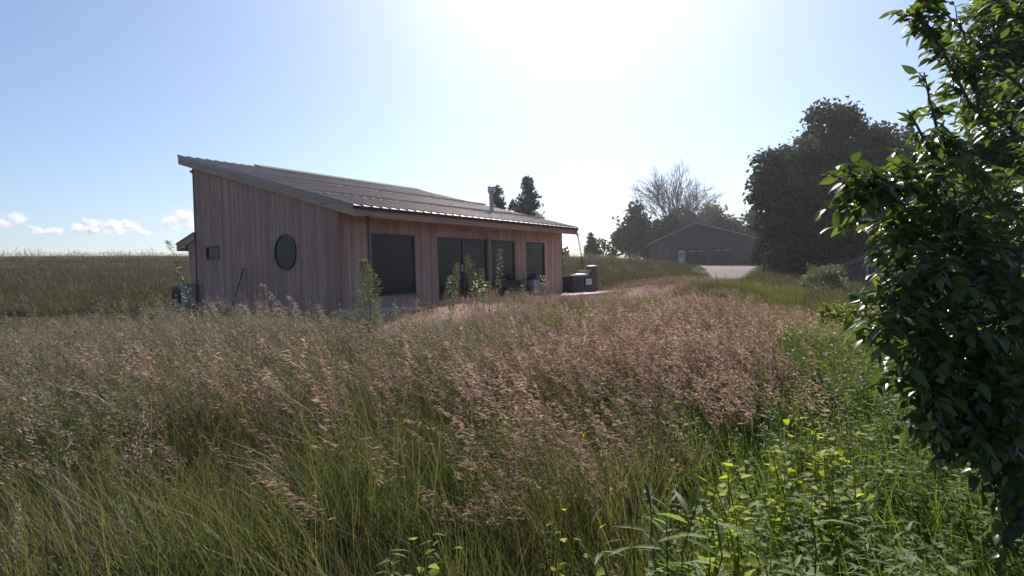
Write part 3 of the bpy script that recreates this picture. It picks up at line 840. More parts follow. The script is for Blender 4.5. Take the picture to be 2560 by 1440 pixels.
def make_tree(name, label, cat, base, lobes, leaf, leafmat, bark, trunk_r=.2, group=None, seed=1, kind='clump', cluster=7, spread=.35,
              gap=.0, fork=.35, droop=.3, lean=(0, 0), twigs=6, shell=.45, side_bias=None):
    """lobes: (centre, radii, number of leaf clusters). Trunk and limbs run into the lobes, leaves fill their volume."""
    rg = np.random.default_rng(seed)
    bx, by = base[0], base[1]; bz = base[2] if len(base) > 2 else gz1(bx, by) - .1
    o = empty(name, (bx, by, bz), 0, label, cat, group)
    B = np.array([bx, by, bz])
    Cs = np.array([l[0] for l in lobes], float)
    top = Cs.mean(0); ztop = Cs[:, 2].max()
    tb = MB()
    tp = np.array([bx + (top[0] - bx) * .75 + lean[0], by + (top[1] - by) * .75 + lean[1], bz + (ztop - bz) * .92])
    tr = curve3(B, tp, 0, 8, rg)
    rad = [trunk_r * (1.25 if i == 0 else 1 - .85 * i / 7) for i in range(8)]
    tb.tube([p - B for p in tr], rad, 8)
    parts = []
    for (c, r, n) in lobes:
        c = np.array(c, float); r = np.array(r, float)
        k = rg.uniform(fork, .85); j = int(k * 7)
        lb = curve3(tr[j], c, .06, 6, rg)
        r0 = rad[j] * .6
        tb.tube([p - B for p in lb], [r0 * (1 - .75 * i / 5) for i in range(6)], 6)
        for _ in range(twigs):
            e = c + unit(rg.normal(0, 1, 3)) * r * .9
            tw = curve3(lb[rg.integers(2, 6)], e, .05, 5, rg)
            tb.tube([p - B for p in tw], [r0 * .22 * (1 - .8 * i / 4) for i in range(5)], 4)
        ns = max(4, n // 40)
        sc_c = unit(rg.normal(0, 1, (ns, 3))) * rg.uniform(.6, .98, (ns, 1))
        sc_r = rg.uniform(.2, .42, ns)
        w = rg.integers(0, ns, n)
        q = sc_c[w] + unit(rg.normal(0, 1, (n, 3))) * (rg.uniform(.35, 1, (n, 1)) ** .5) * sc_r[w][:, None] * np.array([1.15, 1.15, .75])
        tone = rg.random(ns)[w]
        fill = rg.random(n) < .1
        q[fill] = (unit(rg.normal(0, 1, (n, 3))) * (rg.uniform(.02, 1, (n, 1)) ** (1 / 3)))[fill] * .8
        q = c + q * r
        if gap > 0:
            kk = noise3(q, np.mean(r) * .33, seed) > -1 + gap * 1.2
            q = q[kk]; tone = tone[kk]
        m = len(q)
        P = np.repeat(q, cluster, 0) + rg.normal(0, 1, (m * cluster, 3)) * spread
        out = unit(P - c + rg.normal(0, .3, P.shape) * r)
        dr = out * .6 + rg.normal(0, .6, P.shape) + np.array([0, 0, -droop])
        if side_bias is not None: dr = dr + np.array(side_bias)
        v_, f_, r_ = leaves(P - B, dr, leaf * rg.uniform(.5, 1.25, len(P)), kind, .6, rg)
        parts.append((v_, f_, r_ * .5 + .5 * np.repeat(np.repeat(tone, cluster), len(LEAF_T[kind][0]))))
    V, Fa, R = merge(parts)
    tb.build('trunk', bark, o)
    np_mesh('crown', V, [Fa], leafmat, R, parent=o)
    return o

def lobe(px, py, d, rpx, rpy, n, rd=None):
    c = at(px, py, d); rx = rpx * d / F; rz = rpy * d / F
    return (c, (rx, rd if rd else (rx + rz) / 2, rz), n)

# ---- the big dark trees on the right
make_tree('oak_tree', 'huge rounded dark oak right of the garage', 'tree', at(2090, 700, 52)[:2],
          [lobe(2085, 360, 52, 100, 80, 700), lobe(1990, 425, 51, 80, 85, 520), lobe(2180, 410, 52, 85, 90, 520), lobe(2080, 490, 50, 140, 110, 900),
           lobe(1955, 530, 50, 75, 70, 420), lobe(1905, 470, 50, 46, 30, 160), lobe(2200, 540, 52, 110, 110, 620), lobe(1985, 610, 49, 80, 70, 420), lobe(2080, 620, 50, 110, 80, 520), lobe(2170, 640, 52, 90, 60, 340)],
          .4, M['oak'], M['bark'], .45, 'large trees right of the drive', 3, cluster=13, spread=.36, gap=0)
make_tree('broadleaf_tree', 'dark rounded tree rising behind the right corner of the garage', 'tree', at(1885, 650, 104)[:2],
          [lobe(1880, 570, 104, 38, 42, 200), lobe(1912, 560, 104, 36, 50, 200), lobe(1900, 620, 104, 40, 40, 160)], .7, M['oak'], M['bark'], .3, 'background trees round the garage', 16, cluster=9, spread=.5)
make_tree('dense_tree', 'dark feathery-topped tree just right of the huge oak', 'tree', at(2235, 715, 56)[:2],
          [lobe(2235, 390, 56, 60, 70, 260), lobe(2270, 470, 56, 80, 80, 360), lobe(2290, 570, 55, 90, 90, 380), lobe(2200, 350, 57, 30, 28, 60), lobe(2262, 345, 57, 26, 30, 50)],
          .38, M['oak'], M['bark'], .3, 'large trees right of the drive', 5, cluster=12, spread=.36, gap=0)
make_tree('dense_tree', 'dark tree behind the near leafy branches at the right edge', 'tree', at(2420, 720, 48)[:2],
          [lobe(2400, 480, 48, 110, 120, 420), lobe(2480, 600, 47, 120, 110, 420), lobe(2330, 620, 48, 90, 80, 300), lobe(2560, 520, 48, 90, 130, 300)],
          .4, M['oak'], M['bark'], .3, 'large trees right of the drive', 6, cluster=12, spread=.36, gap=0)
# ---- trees round the garage
TG = 'background trees round the garage'
make_tree('broadleaf_tree', 'leafy two-topped tree left of the garage', 'tree', at(1578, 650, 96)[:2],
          [lobe(1564, 562, 96, 22, 32, 90), lobe(1590, 560, 96, 20, 32, 80), lobe(1575, 605, 95, 36, 32, 170), lobe(1603, 615, 95, 30, 28, 120)], .75, M['treeline'], M['bark'], .25, TG, 8, cluster=7, spread=.5, gap=.2)
make_tree('broadleaf_tree', 'dark low tree touching the left corner of the garage', 'tree', at(1640, 650, 97)[:2],
          [lobe(1632, 600, 97, 24, 24, 90), lobe(1655, 585, 98, 24, 26, 100), lobe(1680, 575, 99, 22, 30, 90), lobe(1625, 628, 96, 26, 16, 80)], .75, M['treeline'], M['bark'], .25, TG, 9, cluster=7, spread=.5, gap=.15)
make_tree('broadleaf_tree', 'green tree rising behind the right half of the garage roof', 'tree', at(1795, 650, 108)[:2],
          [lobe(1790, 560, 108, 34, 40, 160), lobe(1818, 575, 108, 28, 34, 120), lobe(1765, 575, 108, 24, 28, 80), lobe(1787, 530, 108, 14, 16, 30)], .8, M['willow'], M['bark'], .25, TG, 10, cluster=7, spread=.55, gap=.15)
make_tree('broadleaf_tree', 'tree with reddish trunk shade behind the garage peak', 'tree', at(1720, 650, 104)[:2],
          [lobe(1712, 555, 104, 26, 40, 100), lobe(1690, 560, 104, 20, 30, 60), lobe(1740, 570, 104, 24, 26, 70)], .8, M['treeline'], M['bark'], .25, TG, 12, cluster=5, spread=.6, gap=.35)
make_tree('small_tree', 'pale scrubby little tree left of the two-topped tree', 'tree', at(1536, 650, 92)[:2],
          [lobe(1537, 625, 92, 14, 16, 30), lobe(1527, 632, 92, 10, 10, 14)], .6, M['treeline'], M['bark'], .08, TG, 13, cluster=5, spread=.4, gap=.3)
make_tree('small_tree', 'short rounded tree beside the little conifer on the crest', 'tree', at(1497, 650, 88)[:2],
          [lobe(1496, 622, 88, 17, 20, 50), lobe(1503, 632, 88, 12, 12, 24)], .55, M['treeline'], M['bark'], .1, TG, 14, cluster=5, spread=.35, gap=.15)
make_tree('small_tree', 'tiny round bush alone on the crest beside the house', 'bush', at(1415, 648, 76)[:2],
          [lobe(1415, 631, 76, 9, 11, 26)], .42, M['treeline'], M['bark'], .06, TG, 15, cluster=5, spread=.25, gap=.1)

def make_conifer(name, label, base_px, top_py, base_py, d, half_px, seed, group, tier=11, ragged=.35, mat='pine'):
    rg = np.random.default_rng(seed)
    b = at(base_px, base_py, d); t = at(base_px, top_py, d)
    bz = min(gz1(b[0], b[1]), b[2]); H = t[2] - bz; R = half_px * d / F
    o = empty(name, (b[0], b[1], bz), 0, label, 'tree', group)
    tb = MB(); tb.tube([(0, 0, 0), (.1, 0, H * .5), (0, 0, H)], [R * .1 + .06, R * .06 + .04, .02], 7)
    z0 = max(b[2] - bz, .1) + (t[2] - b[2]) * .02
    parts = []
    for i in range(tier):
        k = i / (tier - 1); z = z0 + (H - z0) * k
        rr = R * (1 - k) ** .75 * .95 + .08
        nb = int(5 + 7 * (1 - k))
        for j in range(nb):
            a = rg.uniform(0, 6.28); L = rr * rg.uniform(1 - ragged * 1.6, 1.2)
            e = np.array([math.cos(a) * L, math.sin(a) * L, z + L * rg.uniform(.15, .55)])
            s = np.array([0, 0, z])
            tb.tube([s, (s + e) / 2 - [0, 0, .05 * L], e], [.035, .025, .008], 4)
            n = int(10 + 26 * L / max(R, .1))
            q = s + (e - s) * rg.uniform(.25, 1.05, (n, 1)) + rg.normal(0, .09 * R + .06, (n, 3))
            dr = unit(e - s) * .7 + rg.normal(0, .5, (n, 3)) + [0, 0, .5]
            P = np.repeat(q, 3, 0) + rg.normal(0, .06, (n * 3, 3))
            parts.append(leaves(P, np.repeat(dr, 3, 0) + rg.normal(0, .4, (n * 3, 3)), (.28 + .06 * R) * rg.uniform(.6, 1.2, n * 3), 'needle', .8, rg, wscale=2.2))
    V, Fa, Rn = merge(parts)
    tb.build('trunk', M['bark'], o); np_mesh('crown', V, [Fa], M[mat], Rn, parent=o)
    return o
PG = 'pines beyond the house'
make_conifer('pine_tree', 'tall dark pine standing clear behind the house roof', 1321, 452, 600, 58, 40, 21, PG, 13)
make_conifer('pine_tree', 'dark pine half hidden behind the metal flue', 1247, 478, 600, 60, 34, 22, PG, 12)
make_conifer('pine_tree', 'small pine between the two larger pines', 1283, 512, 600, 62, 16, 23, PG, 9)
make_conifer('small_conifer', 'little pointed conifer on the crest right of the rain chain', 1478, 588, 645, 88, 15, 24, None, 9)

# ---- the bare tree
def bare_tree():
    rg = np.random.default_rng(4)
    b = at(1700, 660, 100); bz = gz1(b[0], b[1]) - .2
    o = empty('bare_tree', (b[0], b[1], bz), 0, 'large leafless grey tree with a fan of fine twigs', 'tree')
    H = at(1690, 436, 100)[2] - bz
    mb = MB(); tw = MB()
    def grow(p, d, L, r, lev):
        n = 5; pts = [p]; q = p.copy(); dd = d.copy()
        for i in range(n):
            dd = unit(dd + rg.normal(0, .13, 3) + np.array([0, 0, .05])); q = q + dd * L / n; pts.append(q)
        (mb if lev < 3 else tw).tube(pts, [max(r * (1 - .55 * i / n), .022) for i in range(n + 1)], 6 if lev < 2 else 3, cap=False)
        if lev >= 5: return
        nc = [4, 4, 3, 4, 4][lev]
        for k in range(nc):
            i = n if k == 0 else rg.integers(2, n + 1)
            ang = rg.uniform(.25, .75) if k else rg.uniform(.05, .3)
            ax = unit(np.cross(dd, rg.normal(0, 1, 3)))
            nd = unit(dd * math.cos(ang) + ax * math.sin(ang))
            nd = unit(nd * np.array([1.12, .8, 1]))
            grow(pts[i], nd, L * rg.uniform(.66, .86), r * (.66 if k == 0 else .55), lev + 1)
    for a, tilt, ln in ((0, .12, .30), (2.4, .75, .30), (3.5, .6, .28), (.5, .7, .27), (5.6, .55, .26), (3.1, 1.05, .27), (-.1, 1.0, .24), (1.6, .3, .28)):
        d = np.array([math.cos(a) * math.sin(tilt), math.sin(a) * .5 * math.sin(tilt), math.cos(tilt)])
        grow(np.array([0, 0, H * rg.uniform(.12, .3)]), unit(d), H * ln, .22, 1)
    mb.tube([(0, 0, -.2), (.05, 0, H * .15), (0, 0, H * .33)], [.5, .4, .3], 8)
    mb.build('trunk', M['bark_grey'], o); tw.build('crown', M['bark_grey'], o)
bare_tree()

# ---- bushes
make_tree('willow_bush', 'pale grey-green rounded bush at the edge of the shade', 'bush', at(2058, 745, 30)[:2],
          [lobe(2058, 705, 30, 44, 36, 260), lobe(2030, 725, 30, 28, 24, 110), lobe(2088, 722, 30, 26, 26, 110), lobe(2060, 742, 29.5, 40, 16, 120)], .22, M['willow'], M['bark'], .05, None, 31, 'lance', 8, .13, .05, droop=-.6)
make_tree('dark_bush', 'small dark bush under the left edge of the huge oak', 'bush', at(1950, 690, 46)[:2],
          [lobe(1945, 665, 46, 34, 34, 160), lobe(1985, 680, 45, 34, 26, 120)], .4, M['oak'], M['bark'], .08, None, 32, 'clump', 6, .25, .1)
make_tree('dark_bush', 'low dark thicket in the shade behind the grey-green bush', 'bush', at(2110, 712, 44)[:2],
          [lobe(2010, 672, 47, 60, 40, 220), lobe(2100, 650, 47, 70, 40, 240), lobe(2250, 670, 44, 60, 50, 240), lobe(2330, 690, 42, 70, 50, 240)], .45, M['oak'], M['bark'], .1, None, 33, 'clump', 7, .3, .05)
make_tree('yellow_bush', 'yellow-green weedy bush at the right edge of the seeding grass', 'bush', at(2110, 880, 10.5)[:2],
          [lobe(2090, 800, 10.5, 50, 34, 130), lobe(2150, 830, 10, 50, 60, 180), lobe(2060, 850, 10.5, 40, 30, 80), lobe(2190, 900, 9, 60, 60, 140)], .11, M['yellowgreen'], M['bark'], .015, None, 34, 'broad', 7, .09, .2)

# ---- the near leafy tree at the right edge and the tall one behind it
def leafy_tree(name, label, base, trunk_top, lobes, leafL, mat, seed, trunk_r, per=9, sprays=()):
    rg = np.random.default_rng(seed)
    bz = gz1(base[0], base[1]) - .1
    B = np.array([base[0], base[1], bz]); o = empty(name, tuple(B), 0, label, 'tree')
    tb = MB(); tr = curve3(B, trunk_top, 0, 10, rg)
    rad = [trunk_r * (1 - .08 * i) for i in range(10)]
    tb.tube([p - B for p in tr], rad, 9)
    parts = []
    def twig(a, b, nl, L):
        tw = curve3(a, b, .05, 7, rg)
        tb.tube([p - B for p in tw], [.006 * (1 - .1 * i) for i in range(7)], 4, cap=False)
        t = np.linspace(.15, 1, nl); ii = np.clip((t * 6).astype(int), 0, 5); fr = (t * 6 - ii)[:, None]
        P = tw[ii] * (1 - fr) + tw[ii + 1] * fr
        ax = unit(tw[ii + 1] - tw[ii])
        sd = unit(np.cross(ax, np.array([0, 0, 1.0]) + rg.normal(0, .25, (nl, 3)))) * np.where(np.arange(nl) % 2 == 0, 1, -1)[:, None]
        dr = ax * .55 + sd * .8 + np.array([0, 0, -.25]) + rg.normal(0, .22, (nl, 3))
        dr[-1] = ax[-1]
        parts.append(leaves(P - B, dr, L * rg.uniform(.45, 1.25, nl), 'broad', .6, rg))
    for (c, r, n) in lobes:
        c = np.array(c); r = np.array(r)
        j = np.argmin(np.linalg.norm(tr - c, axis=1)); j = max(1, j - 1)
        lb = curve3(tr[j], c, .08, 7, rg)
        tb.tube([p - B for p in lb], [max(trunk_r * .32 * (1 - .12 * i), .006) for i in range(7)], 6)
        for _ in range(int(n * .8)):
            q = c + unit(rg.normal(0, 1, 3)) * (rg.uniform(.08, 1) ** (1 / 3)) * r
            s = lb[rg.integers(3, 7)]
            a = s + (q - s) * rg.uniform(.35, .7)
            ln = unit(q - a + np.array([0, 0, -.06])) * leafL * rg.uniform(2.2, 4.5)
            twig(q - ln * .5, q + ln * .5, per, leafL)
            if rg.random() < .3: tb.tube([p - B for p in curve3(s, q - ln * .5, .04, 4, rg)], [.008, .007, .005, .004], 4, cap=False)
    for path, n, w in sprays:
        pp = np.array(path)
        tb.tube([p - B for p in pp], [.012 * (1 - .7 * i / (len(pp) - 1)) for i in range(len(pp))], 5)
        for _ in range(n):
            t = rg.uniform(0, len(pp) - 1.001); i = int(t); p = pp[i] + (pp[i + 1] - pp[i]) * (t - i)
            e = p + unit(rg.normal(0, 1, 3) + unit(pp[i + 1] - pp[i]) * .8) * w * rg.uniform(.5, 1.3)
            twig(p, e, max(4, per - 4), leafL)
    V, Fa, R = merge(parts)
    tb.build('trunk', M['bark'], o); np_mesh('crown', V, [Fa], mat, R, parent=o)
    return o
def sp(*q): return [at(*p) for p in q]
leafy_tree('ash_tree', 'near leafy tree whose big glossy leaves fill the right edge', (3.75, 4.3), at(2600, 60, 4.4),
           [lobe(2180, 480, 3.1, 70, 50, 26), lobe(2280, 470, 3.2, 90, 70, 34), lobe(2330, 560, 3.3, 120, 80, 52), lobe(2450, 500, 3.5, 110, 90, 52), lobe(2230, 560, 3.3, 60, 50, 16),
            lobe(2300, 680, 3.1, 100, 80, 46), lobe(2430, 680, 3.3, 130, 110, 76), lobe(2230, 790, 3.0, 70, 60, 30), lobe(2340, 830, 3.1, 110, 90, 60), lobe(2480, 850, 3.2, 120, 110, 76),
            lobe(2310, 950, 3.0, 90, 70, 40), lobe(2420, 980, 3.0, 110, 90, 56), lobe(2530, 1000, 3.0, 90, 110, 50), lobe(2380, 1070, 2.9, 80, 50, 26), lobe(2500, 1130, 2.9, 80, 80, 36), lobe(2330, 390, 3.4, 70, 60, 26), lobe(2545, 700, 3.4, 70, 120, 50), lobe(2540, 1270, 2.8, 60, 90, 22),
            lobe(2660, 450, 4.3, 110, 110, 44), lobe(2690, 720, 4.4, 110, 130, 50), lobe(2650, 200, 4.4, 90, 120, 36), lobe(2640, 960, 4.0, 110, 100, 40), lobe(2850, 600, 4.6, 130, 150, 50)],
           .086, M['ash'], 41, .11, 9,
           sprays=[(sp((2600, 260, 3.9), (2500, 170, 3.9), (2420, 90, 3.85), (2350, 20, 3.8), (2300, -40, 3.8)), 26, .13), (sp((2600, 380, 3.9), (2500, 300, 3.9), (2430, 210, 3.85), (2385, 130, 3.8)), 22, .12), (sp((2620, 120, 4.0), (2540, 40, 4.0), (2460, -20, 4.0)), 18, .14),
                   (sp((2360, 420, 3.4), (2320, 370, 3.3), (2290, 310, 3.25), (2268, 275, 3.2)), 8, .08),
                   (sp((2370, 400, 3.6), (2340, 310, 3.6), (2322, 240, 3.6), (2310, 180, 3.6)), 12, .07),
                   (sp((2480, 330, 3.8), (2420, 250, 3.8), (2370, 150, 3.7), (2330, 80, 3.7), (2270, 30, 3.6)), 46, .12),
                   (sp((2450, 300, 3.8), (2440, 200, 3.8), (2420, 130, 3.8), (2400, 50, 3.8)), 16, .08),
                   (sp((2340, 90, 3.7), (2300, 40, 3.7), (2310, -20, 3.7)), 16, .11),
                   (sp((2210, 480, 3.1), (2160, 450, 3.05), (2120, 430, 3.0)), 9, .1)])
leafy_tree('tall_tree', 'tall dark tree with small leaves behind the near leafy tree', (8.6, 9.4), at(2570, -420, 9.4),
           [lobe(2520, 40, 9.2, 70, 110, 183), lobe(2500, 200, 9.2, 55, 90, 146), lobe(2540, 320, 9.0, 80, 90, 183), lobe(2470, 400, 8.8, 60, 60, 110), lobe(2560, 470, 8.8, 90, 90, 159),
            lobe(2490, 110, 9.2, 60, 100, 115), lobe(2475, 310, 9.0, 45, 80, 79), lobe(2600, 150, 9.4, 80, 160, 183), lobe(2530, -90, 9.3, 60, 80, 110), lobe(2500, 580, 8.6, 90, 90, 134), lobe(2420, 520, 8.6, 60, 60, 73)],
           .11, M['ash_far'], 43, .16, 11)

# ------------------------------------------------------------------ grass and weeds
lib = bpy.data.collections.new('tuft_library')           # sources only, not part of the scene
def lib_col(name):
    return bpy.data.collections.new(name)

def blade_mesh(n, rad, h0, h1, w, bend, rg, wind=(-.25, 0)):
    base = np.stack([rg.normal(0, rad, n), rg.normal(0, rad, n), np.zeros(n)], 1)
    H = rg.uniform(h0, h1, n); az = rg.uniform(0, 6.28, n)
    dirx = np.stack([np.cos(az), np.sin(az), np.zeros(n)], 1)
    lean = rg.uniform(.05, bend, n)[:, None] * dirx + np.array([wind[0], wind[1], 0]) * rg.uniform(.3, 1.2, (n, 1))
    side = np.stack([-np.sin(az + rg.normal(0, .8, n)), np.cos(az), np.zeros(n)], 1)
    st = [0, .35, .7, 1.0]; ws = [.8, 1, .65, .04]
    V = np.zeros((n, 8, 3))
    for i, (s, q) in enumerate(zip(st, ws)):
        c = base + lean * (H * s ** 2)[:, None] + np.array([0, 0, 1]) * (H * (s - .22 * s ** 3 * np.linalg.norm(lean, axis=1)))[:, None]
        V[:, 2 * i] = c - side * w * q / 2; V[:, 2 * i + 1] = c + side * w * q / 2
    f = np.array([(0, 1, 3, 2), (2, 3, 5, 4), (4, 5, 7, 6)])
    Fa = (f[None] + (np.arange(n) * 8)[:, None, None]).reshape(-1, 4)
    return V.reshape(-1, 3), Fa, np.repeat(rg.random(n), 8)

def stalk_mesh(n, rad, h0, h1, rg, spike=28, plen=.22, slen=.02, wind=(-.45, .0), rs=.0016, tight=.0, ws=.25):
    "grass stalks, each with a nodding seed panicle; returns (stalk part, seed part)"
    SV = []; SF = []; SR = []; b = 0; P = []; Dr = []; LL = []
    for k in range(n):
        p = np.array([rg.normal(0, rad), rg.normal(0, rad), 0]); h = rg.uniform(h0, h1)
        w = np.array([wind[0], wind[1], 0]) * rg.uniform(.2, 1.3) + np.append(rg.normal(0, .12, 2), 0)
        t = np.linspace(0, 1, 7)
        c = p + np.outer(t ** 2.2 * h, w) + np.outer(h * (t - .15 * t ** 3 * np.linalg.norm(w)), [0, 0, 1])
        sd = np.array([1.0, .2, 0]) * rs; s2 = np.array([-.3, 1.0, 0]) * rs
        r = (1.2 - .8 * t)[:, None]
        ring = np.stack([c + sd * r, c + s2 * r, c - (sd + s2) * .6 * r], 1).reshape(-1, 3)
        SV.append(ring)
        for i in range(6):
            for j in range(3): SF.append((b + i * 3 + j, b + i * 3 + (j + 1) % 3, b + i * 3 + 3 + (j + 1) % 3, b + i * 3 + 3 + j))
        SR.append(np.full(21, rg.random())); b += 21
        m = spike
        tt = 1 - plen / h * rg.uniform(0, 1, m) ** .9
        ci = np.array([np.interp(tt, t, c[:, a]) for a in range(3)]).T
        off = rg.normal(0, 1, (m, 3)) * np.array([.022, .022, .01]) * (1 - tight) * ((1 - tt) / (plen / h) * 1.2 + .35)[:, None] + np.array([wind[0] * .07, 0, -.012]) * (1 - tight)
        P.append(ci + off)
        tg = w * 1.8 * tt[:, None] ** 1.2 + np.array([0, 0, .75])
        Dr.append(unit(tg + np.array([wind[0] * .9, 0, -.35])) + rg.normal(0, .32, (m, 3)))
        LL.append(slen * rg.uniform(.7, 1.4, m))
    P = np.concatenate(P); Dr = np.concatenate(Dr); LL = np.concatenate(LL)
    sv = leaves(P, Dr, LL, 'clump', .8, rg, wscale=ws)
    return (np.concatenate(SV), np.array(SF), np.concatenate(SR)), sv

def two_mat(name, a, b, ma, mb_, col):
    V, Fa, R = merge([a, b])
    o = np_mesh(name, V, [Fa], [ma, mb_], R, link=False)
    mi = np.concatenate([np.zeros(len(a[1]), np.int32), np.ones(len(b[1]), np.int32)])
    o.data.polygons.foreach_set('material_index', mi)
    col.objects.link(o)
    return o

def scatter(name, P, rz, tilt, scl, col, label, cat='grass'):
    n = len(P)
    me = bpy.data.meshes.new(name)
    me.vertices.add(n); me.vertices.foreach_set('co', np.asarray(P, np.float32).ravel())
    k = len(col.objects)
    rot = np.stack([tilt[:, 0], tilt[:, 1], rz], 1).astype(np.float32)
    a = me.attributes.new('rot', 'FLOAT_VECTOR', 'POINT'); a.data.foreach_set('vector', rot.ravel())
    a = me.attributes.new('scl', 'FLOAT', 'POINT'); a.data.foreach_set('value', np.asarray(scl, np.float32))
    a = me.attributes.new('idx', 'INT', 'POINT'); a.data.foreach_set('value', rng.integers(0, k, n).astype(np.int32))
    o = bpy.data.objects.new(name, me); C.objects.link(o)
    ng = bpy.data.node_groups.new('scatter_' + name, 'GeometryNodeTree')
    ng.interface.new_socket('Geometry', in_out='INPUT', socket_type='NodeSocketGeometry')
    ng.interface.new_socket('Geometry', in_out='OUTPUT', socket_type='NodeSocketGeometry')
    gi = ng.nodes.new('NodeGroupInput'); gout = ng.nodes.new('NodeGroupOutput')
    iop = ng.nodes.new('GeometryNodeInstanceOnPoints'); ci = ng.nodes.new('GeometryNodeCollectionInfo')
    ci.inputs['Collection'].default_value = col
    ci.inputs['Separate Children'].default_value = True; ci.inputs['Reset Children'].default_value = True
    def na(nm, ty):
        q = ng.nodes.new('GeometryNodeInputNamedAttribute'); q.data_type = ty; q.inputs['Name'].default_value = nm
        return [s for s in q.outputs if s.enabled][0]
    er = ng.nodes.new('FunctionNodeEulerToRotation')
    L = ng.links.new
    L(gi.outputs[0], iop.inputs['Points']); L(ci.outputs[0], iop.inputs['Instance'])
    iop.inputs['Pick Instance'].default_value = True
    L(na('idx', 'INT'), iop.inputs['Instance Index'])
    L(na('rot', 'FLOAT_VECTOR'), er.inputs[0]); L(er.outputs[0], iop.inputs['Rotation'])
    L(na('scl', 'FLOAT'), iop.inputs['Scale'])
    L(iop.outputs[0], gout.inputs[0])
    md = o.modifiers.new('scatter', 'NODES'); md.node_group = ng
    return tag(o, label, cat, kind='stuff')

HALF = math.radians(52)
def sector(r0, r1, dens, rg=rng):
    "random points of the sector in view between two distances"
    n = int(HALF * (r1 * r1 - r0 * r0) * dens)
    r = np.sqrt(rg.uniform(r0 * r0, r1 * r1, n)); a = rg.uniform(-HALF, HALF, n)
    return r * np.sin(a), r * np.cos(a)

PROF = np.array([(-400, 800), (0, 795), (300, 778), (550, 768), (700, 772), (850, 790), (985, 797), (1100, 790), (1250, 774), (1400, 751), (1500, 735), (1760, 730), (1900, 744), (2000, 764), (2150, 805), (2400, 860), (3000, 900)], float)
_pr = np.array([ray(a, b) for a, b in PROF]); _pa = _pr[:, 0] / _pr[:, 1]; _ps = _pr[:, 2] / _pr[:, 1]
def hcap(x, y, h, d1=21.0, d0=4.0):
    "grass gets shorter towards the open ground round the house"
    sl_ = np.interp(x / np.maximum(y, .3), _pa, _ps)
    top = CZ + sl_ * y - gz(x, y)
    return np.where((y > d0) & (y < d1), np.clip(np.minimum(h, top * rng.uniform(.8, 1.06, len(x))), .24, None), h)
def on_house(x, y, m=.25):
    u, v = houseuv(x, y)
    return (u > -m) & (u < HL + m) & (v > -2.0 - m) & (v < HW + m) | (u > .0) & (u < 7) & (v > 0) & (v < HW + .9)
def padmask(x, y):
    "1 on the trodden ground in front of the patio"
    u, v = houseuv(x, y)
    return np.exp(-((np.clip(np.abs(u - 8.5) - 9.0, 0, None) / 2.0) ** 2)) * np.exp(-((np.clip(np.abs(v + 2.6) - 1.6, 0, None) / 1.0) ** 2))
def shade_side(x, y): return x / np.maximum(y, .5)
def n2(x, y, s, seed): return noise3(np.stack([x, y, np.zeros_like(x)], 1), s, seed)

def place(name, col, x, y, h, label, tilt=.12, jit=.25, cat='grass'):
    z = gz(x, y) - .015
    n = len(x)
    scatter(name, np.stack([x, y, z], 1), rng.normal(0, .5, n), rng.normal(0, tilt, (n, 2)), h * rng.uniform(1 - jit, 1 + jit, n), col, label, cat)

# sources
cg = lib_col('green_tufts')
for i in range(7):
    V, Fa, R = blade_mesh(50, .085, .3, .95, .0046, .6, np.random.default_rng(100 + i)); cg.objects.link(np_mesh('grass_tuft', V, [Fa], M['blade'], R, link=False))
cm = lib_col('mid_tufts')
for i in range(6):
    V, Fa, R = blade_mesh(80, .2, .35, .9, .007, .5, np.random.default_rng(120 + i)); cm.objects.link(np_mesh('grass_tuft', V, [Fa], M['blade'], R, link=False))
cf = lib_col('far_tufts')
for i in range(6):
    V, Fa, R = blade_mesh(90, .42, .3, .95, .022, .5, np.random.default_rng(140 + i)); cf.objects.link(np_mesh('grass_tuft', V, [Fa], M['blade_far'], R, link=False))
cb = lib_col('brome_stalks')
for i in range(8):
    a, b = stalk_mesh(4, .11, .8, 1.2, np.random.default_rng(160 + i), 52, .27, .03); two_mat('seed_stalk', a, b, M['straw'], M['seed'], cb)
cw = lib_col('wispy_stalks')
for i in range(6):
    a, b = stalk_mesh(6, .16, .75, 1.1, np.random.default_rng(180 + i), 40, .2, .02, (-.3, 0), .0014); two_mat('wispy_stalk', a, b, M['straw'], M['seed_pale'], cw)
cbm = lib_col('mid_seed_clumps')
for i in range(6):
    a, b = stalk_mesh(12, .24, .65, 1.0, np.random.default_rng(200 + i), 28, .22, .034, (-.36, 0), .0022, ws=.28); two_mat('seed_clump', a, b, M['straw'], M['seed'], cbm)
cfw = lib_col('far_stalks')
for i in range(5):
    a, b = stalk_mesh(9, .5, .6, 1.15, np.random.default_rng(220 + i), 14, .25, .06, (-.12, 0), .004); two_mat('far_stalk', a, b, M['straw'], M['seed_pale'], cfw)
cbg = lib_col('grey_seed_clumps')
for i in range(6):
    a, b = stalk_mesh(13, .25, .6, 1.0, np.random.default_rng(210 + i), 26, .2, .024, (-.28, 0), .002, ws=.26); two_mat('grey_seed_clump', a, b, M['straw_green'], M['seed_grey'], cbg)
cs = lib_col('short_tufts')
for i in range(4):
    V, Fa, R = blade_mesh(26, .14, .08, .28, .008, .8, np.random.default_rng(240 + i))
    a, b = stalk_mesh(7, .14, .16, .4, np.random.default_rng(250 + i), 12, .1, .022, (-.15, 0), .0016)
    two_mat('short_tuft', merge([(V, Fa, R), a]), b, M['straw'], M['seed'], cs)

cv = lib_col('verge_tufts')
for i in range(4):
    V, Fa, R = blade_mesh(60, .34, .25, .8, .016, .7, np.random.default_rng(360 + i)); cv.objects.link(np_mesh('grass_tuft', V, [Fa], M['verge'], R, link=False))
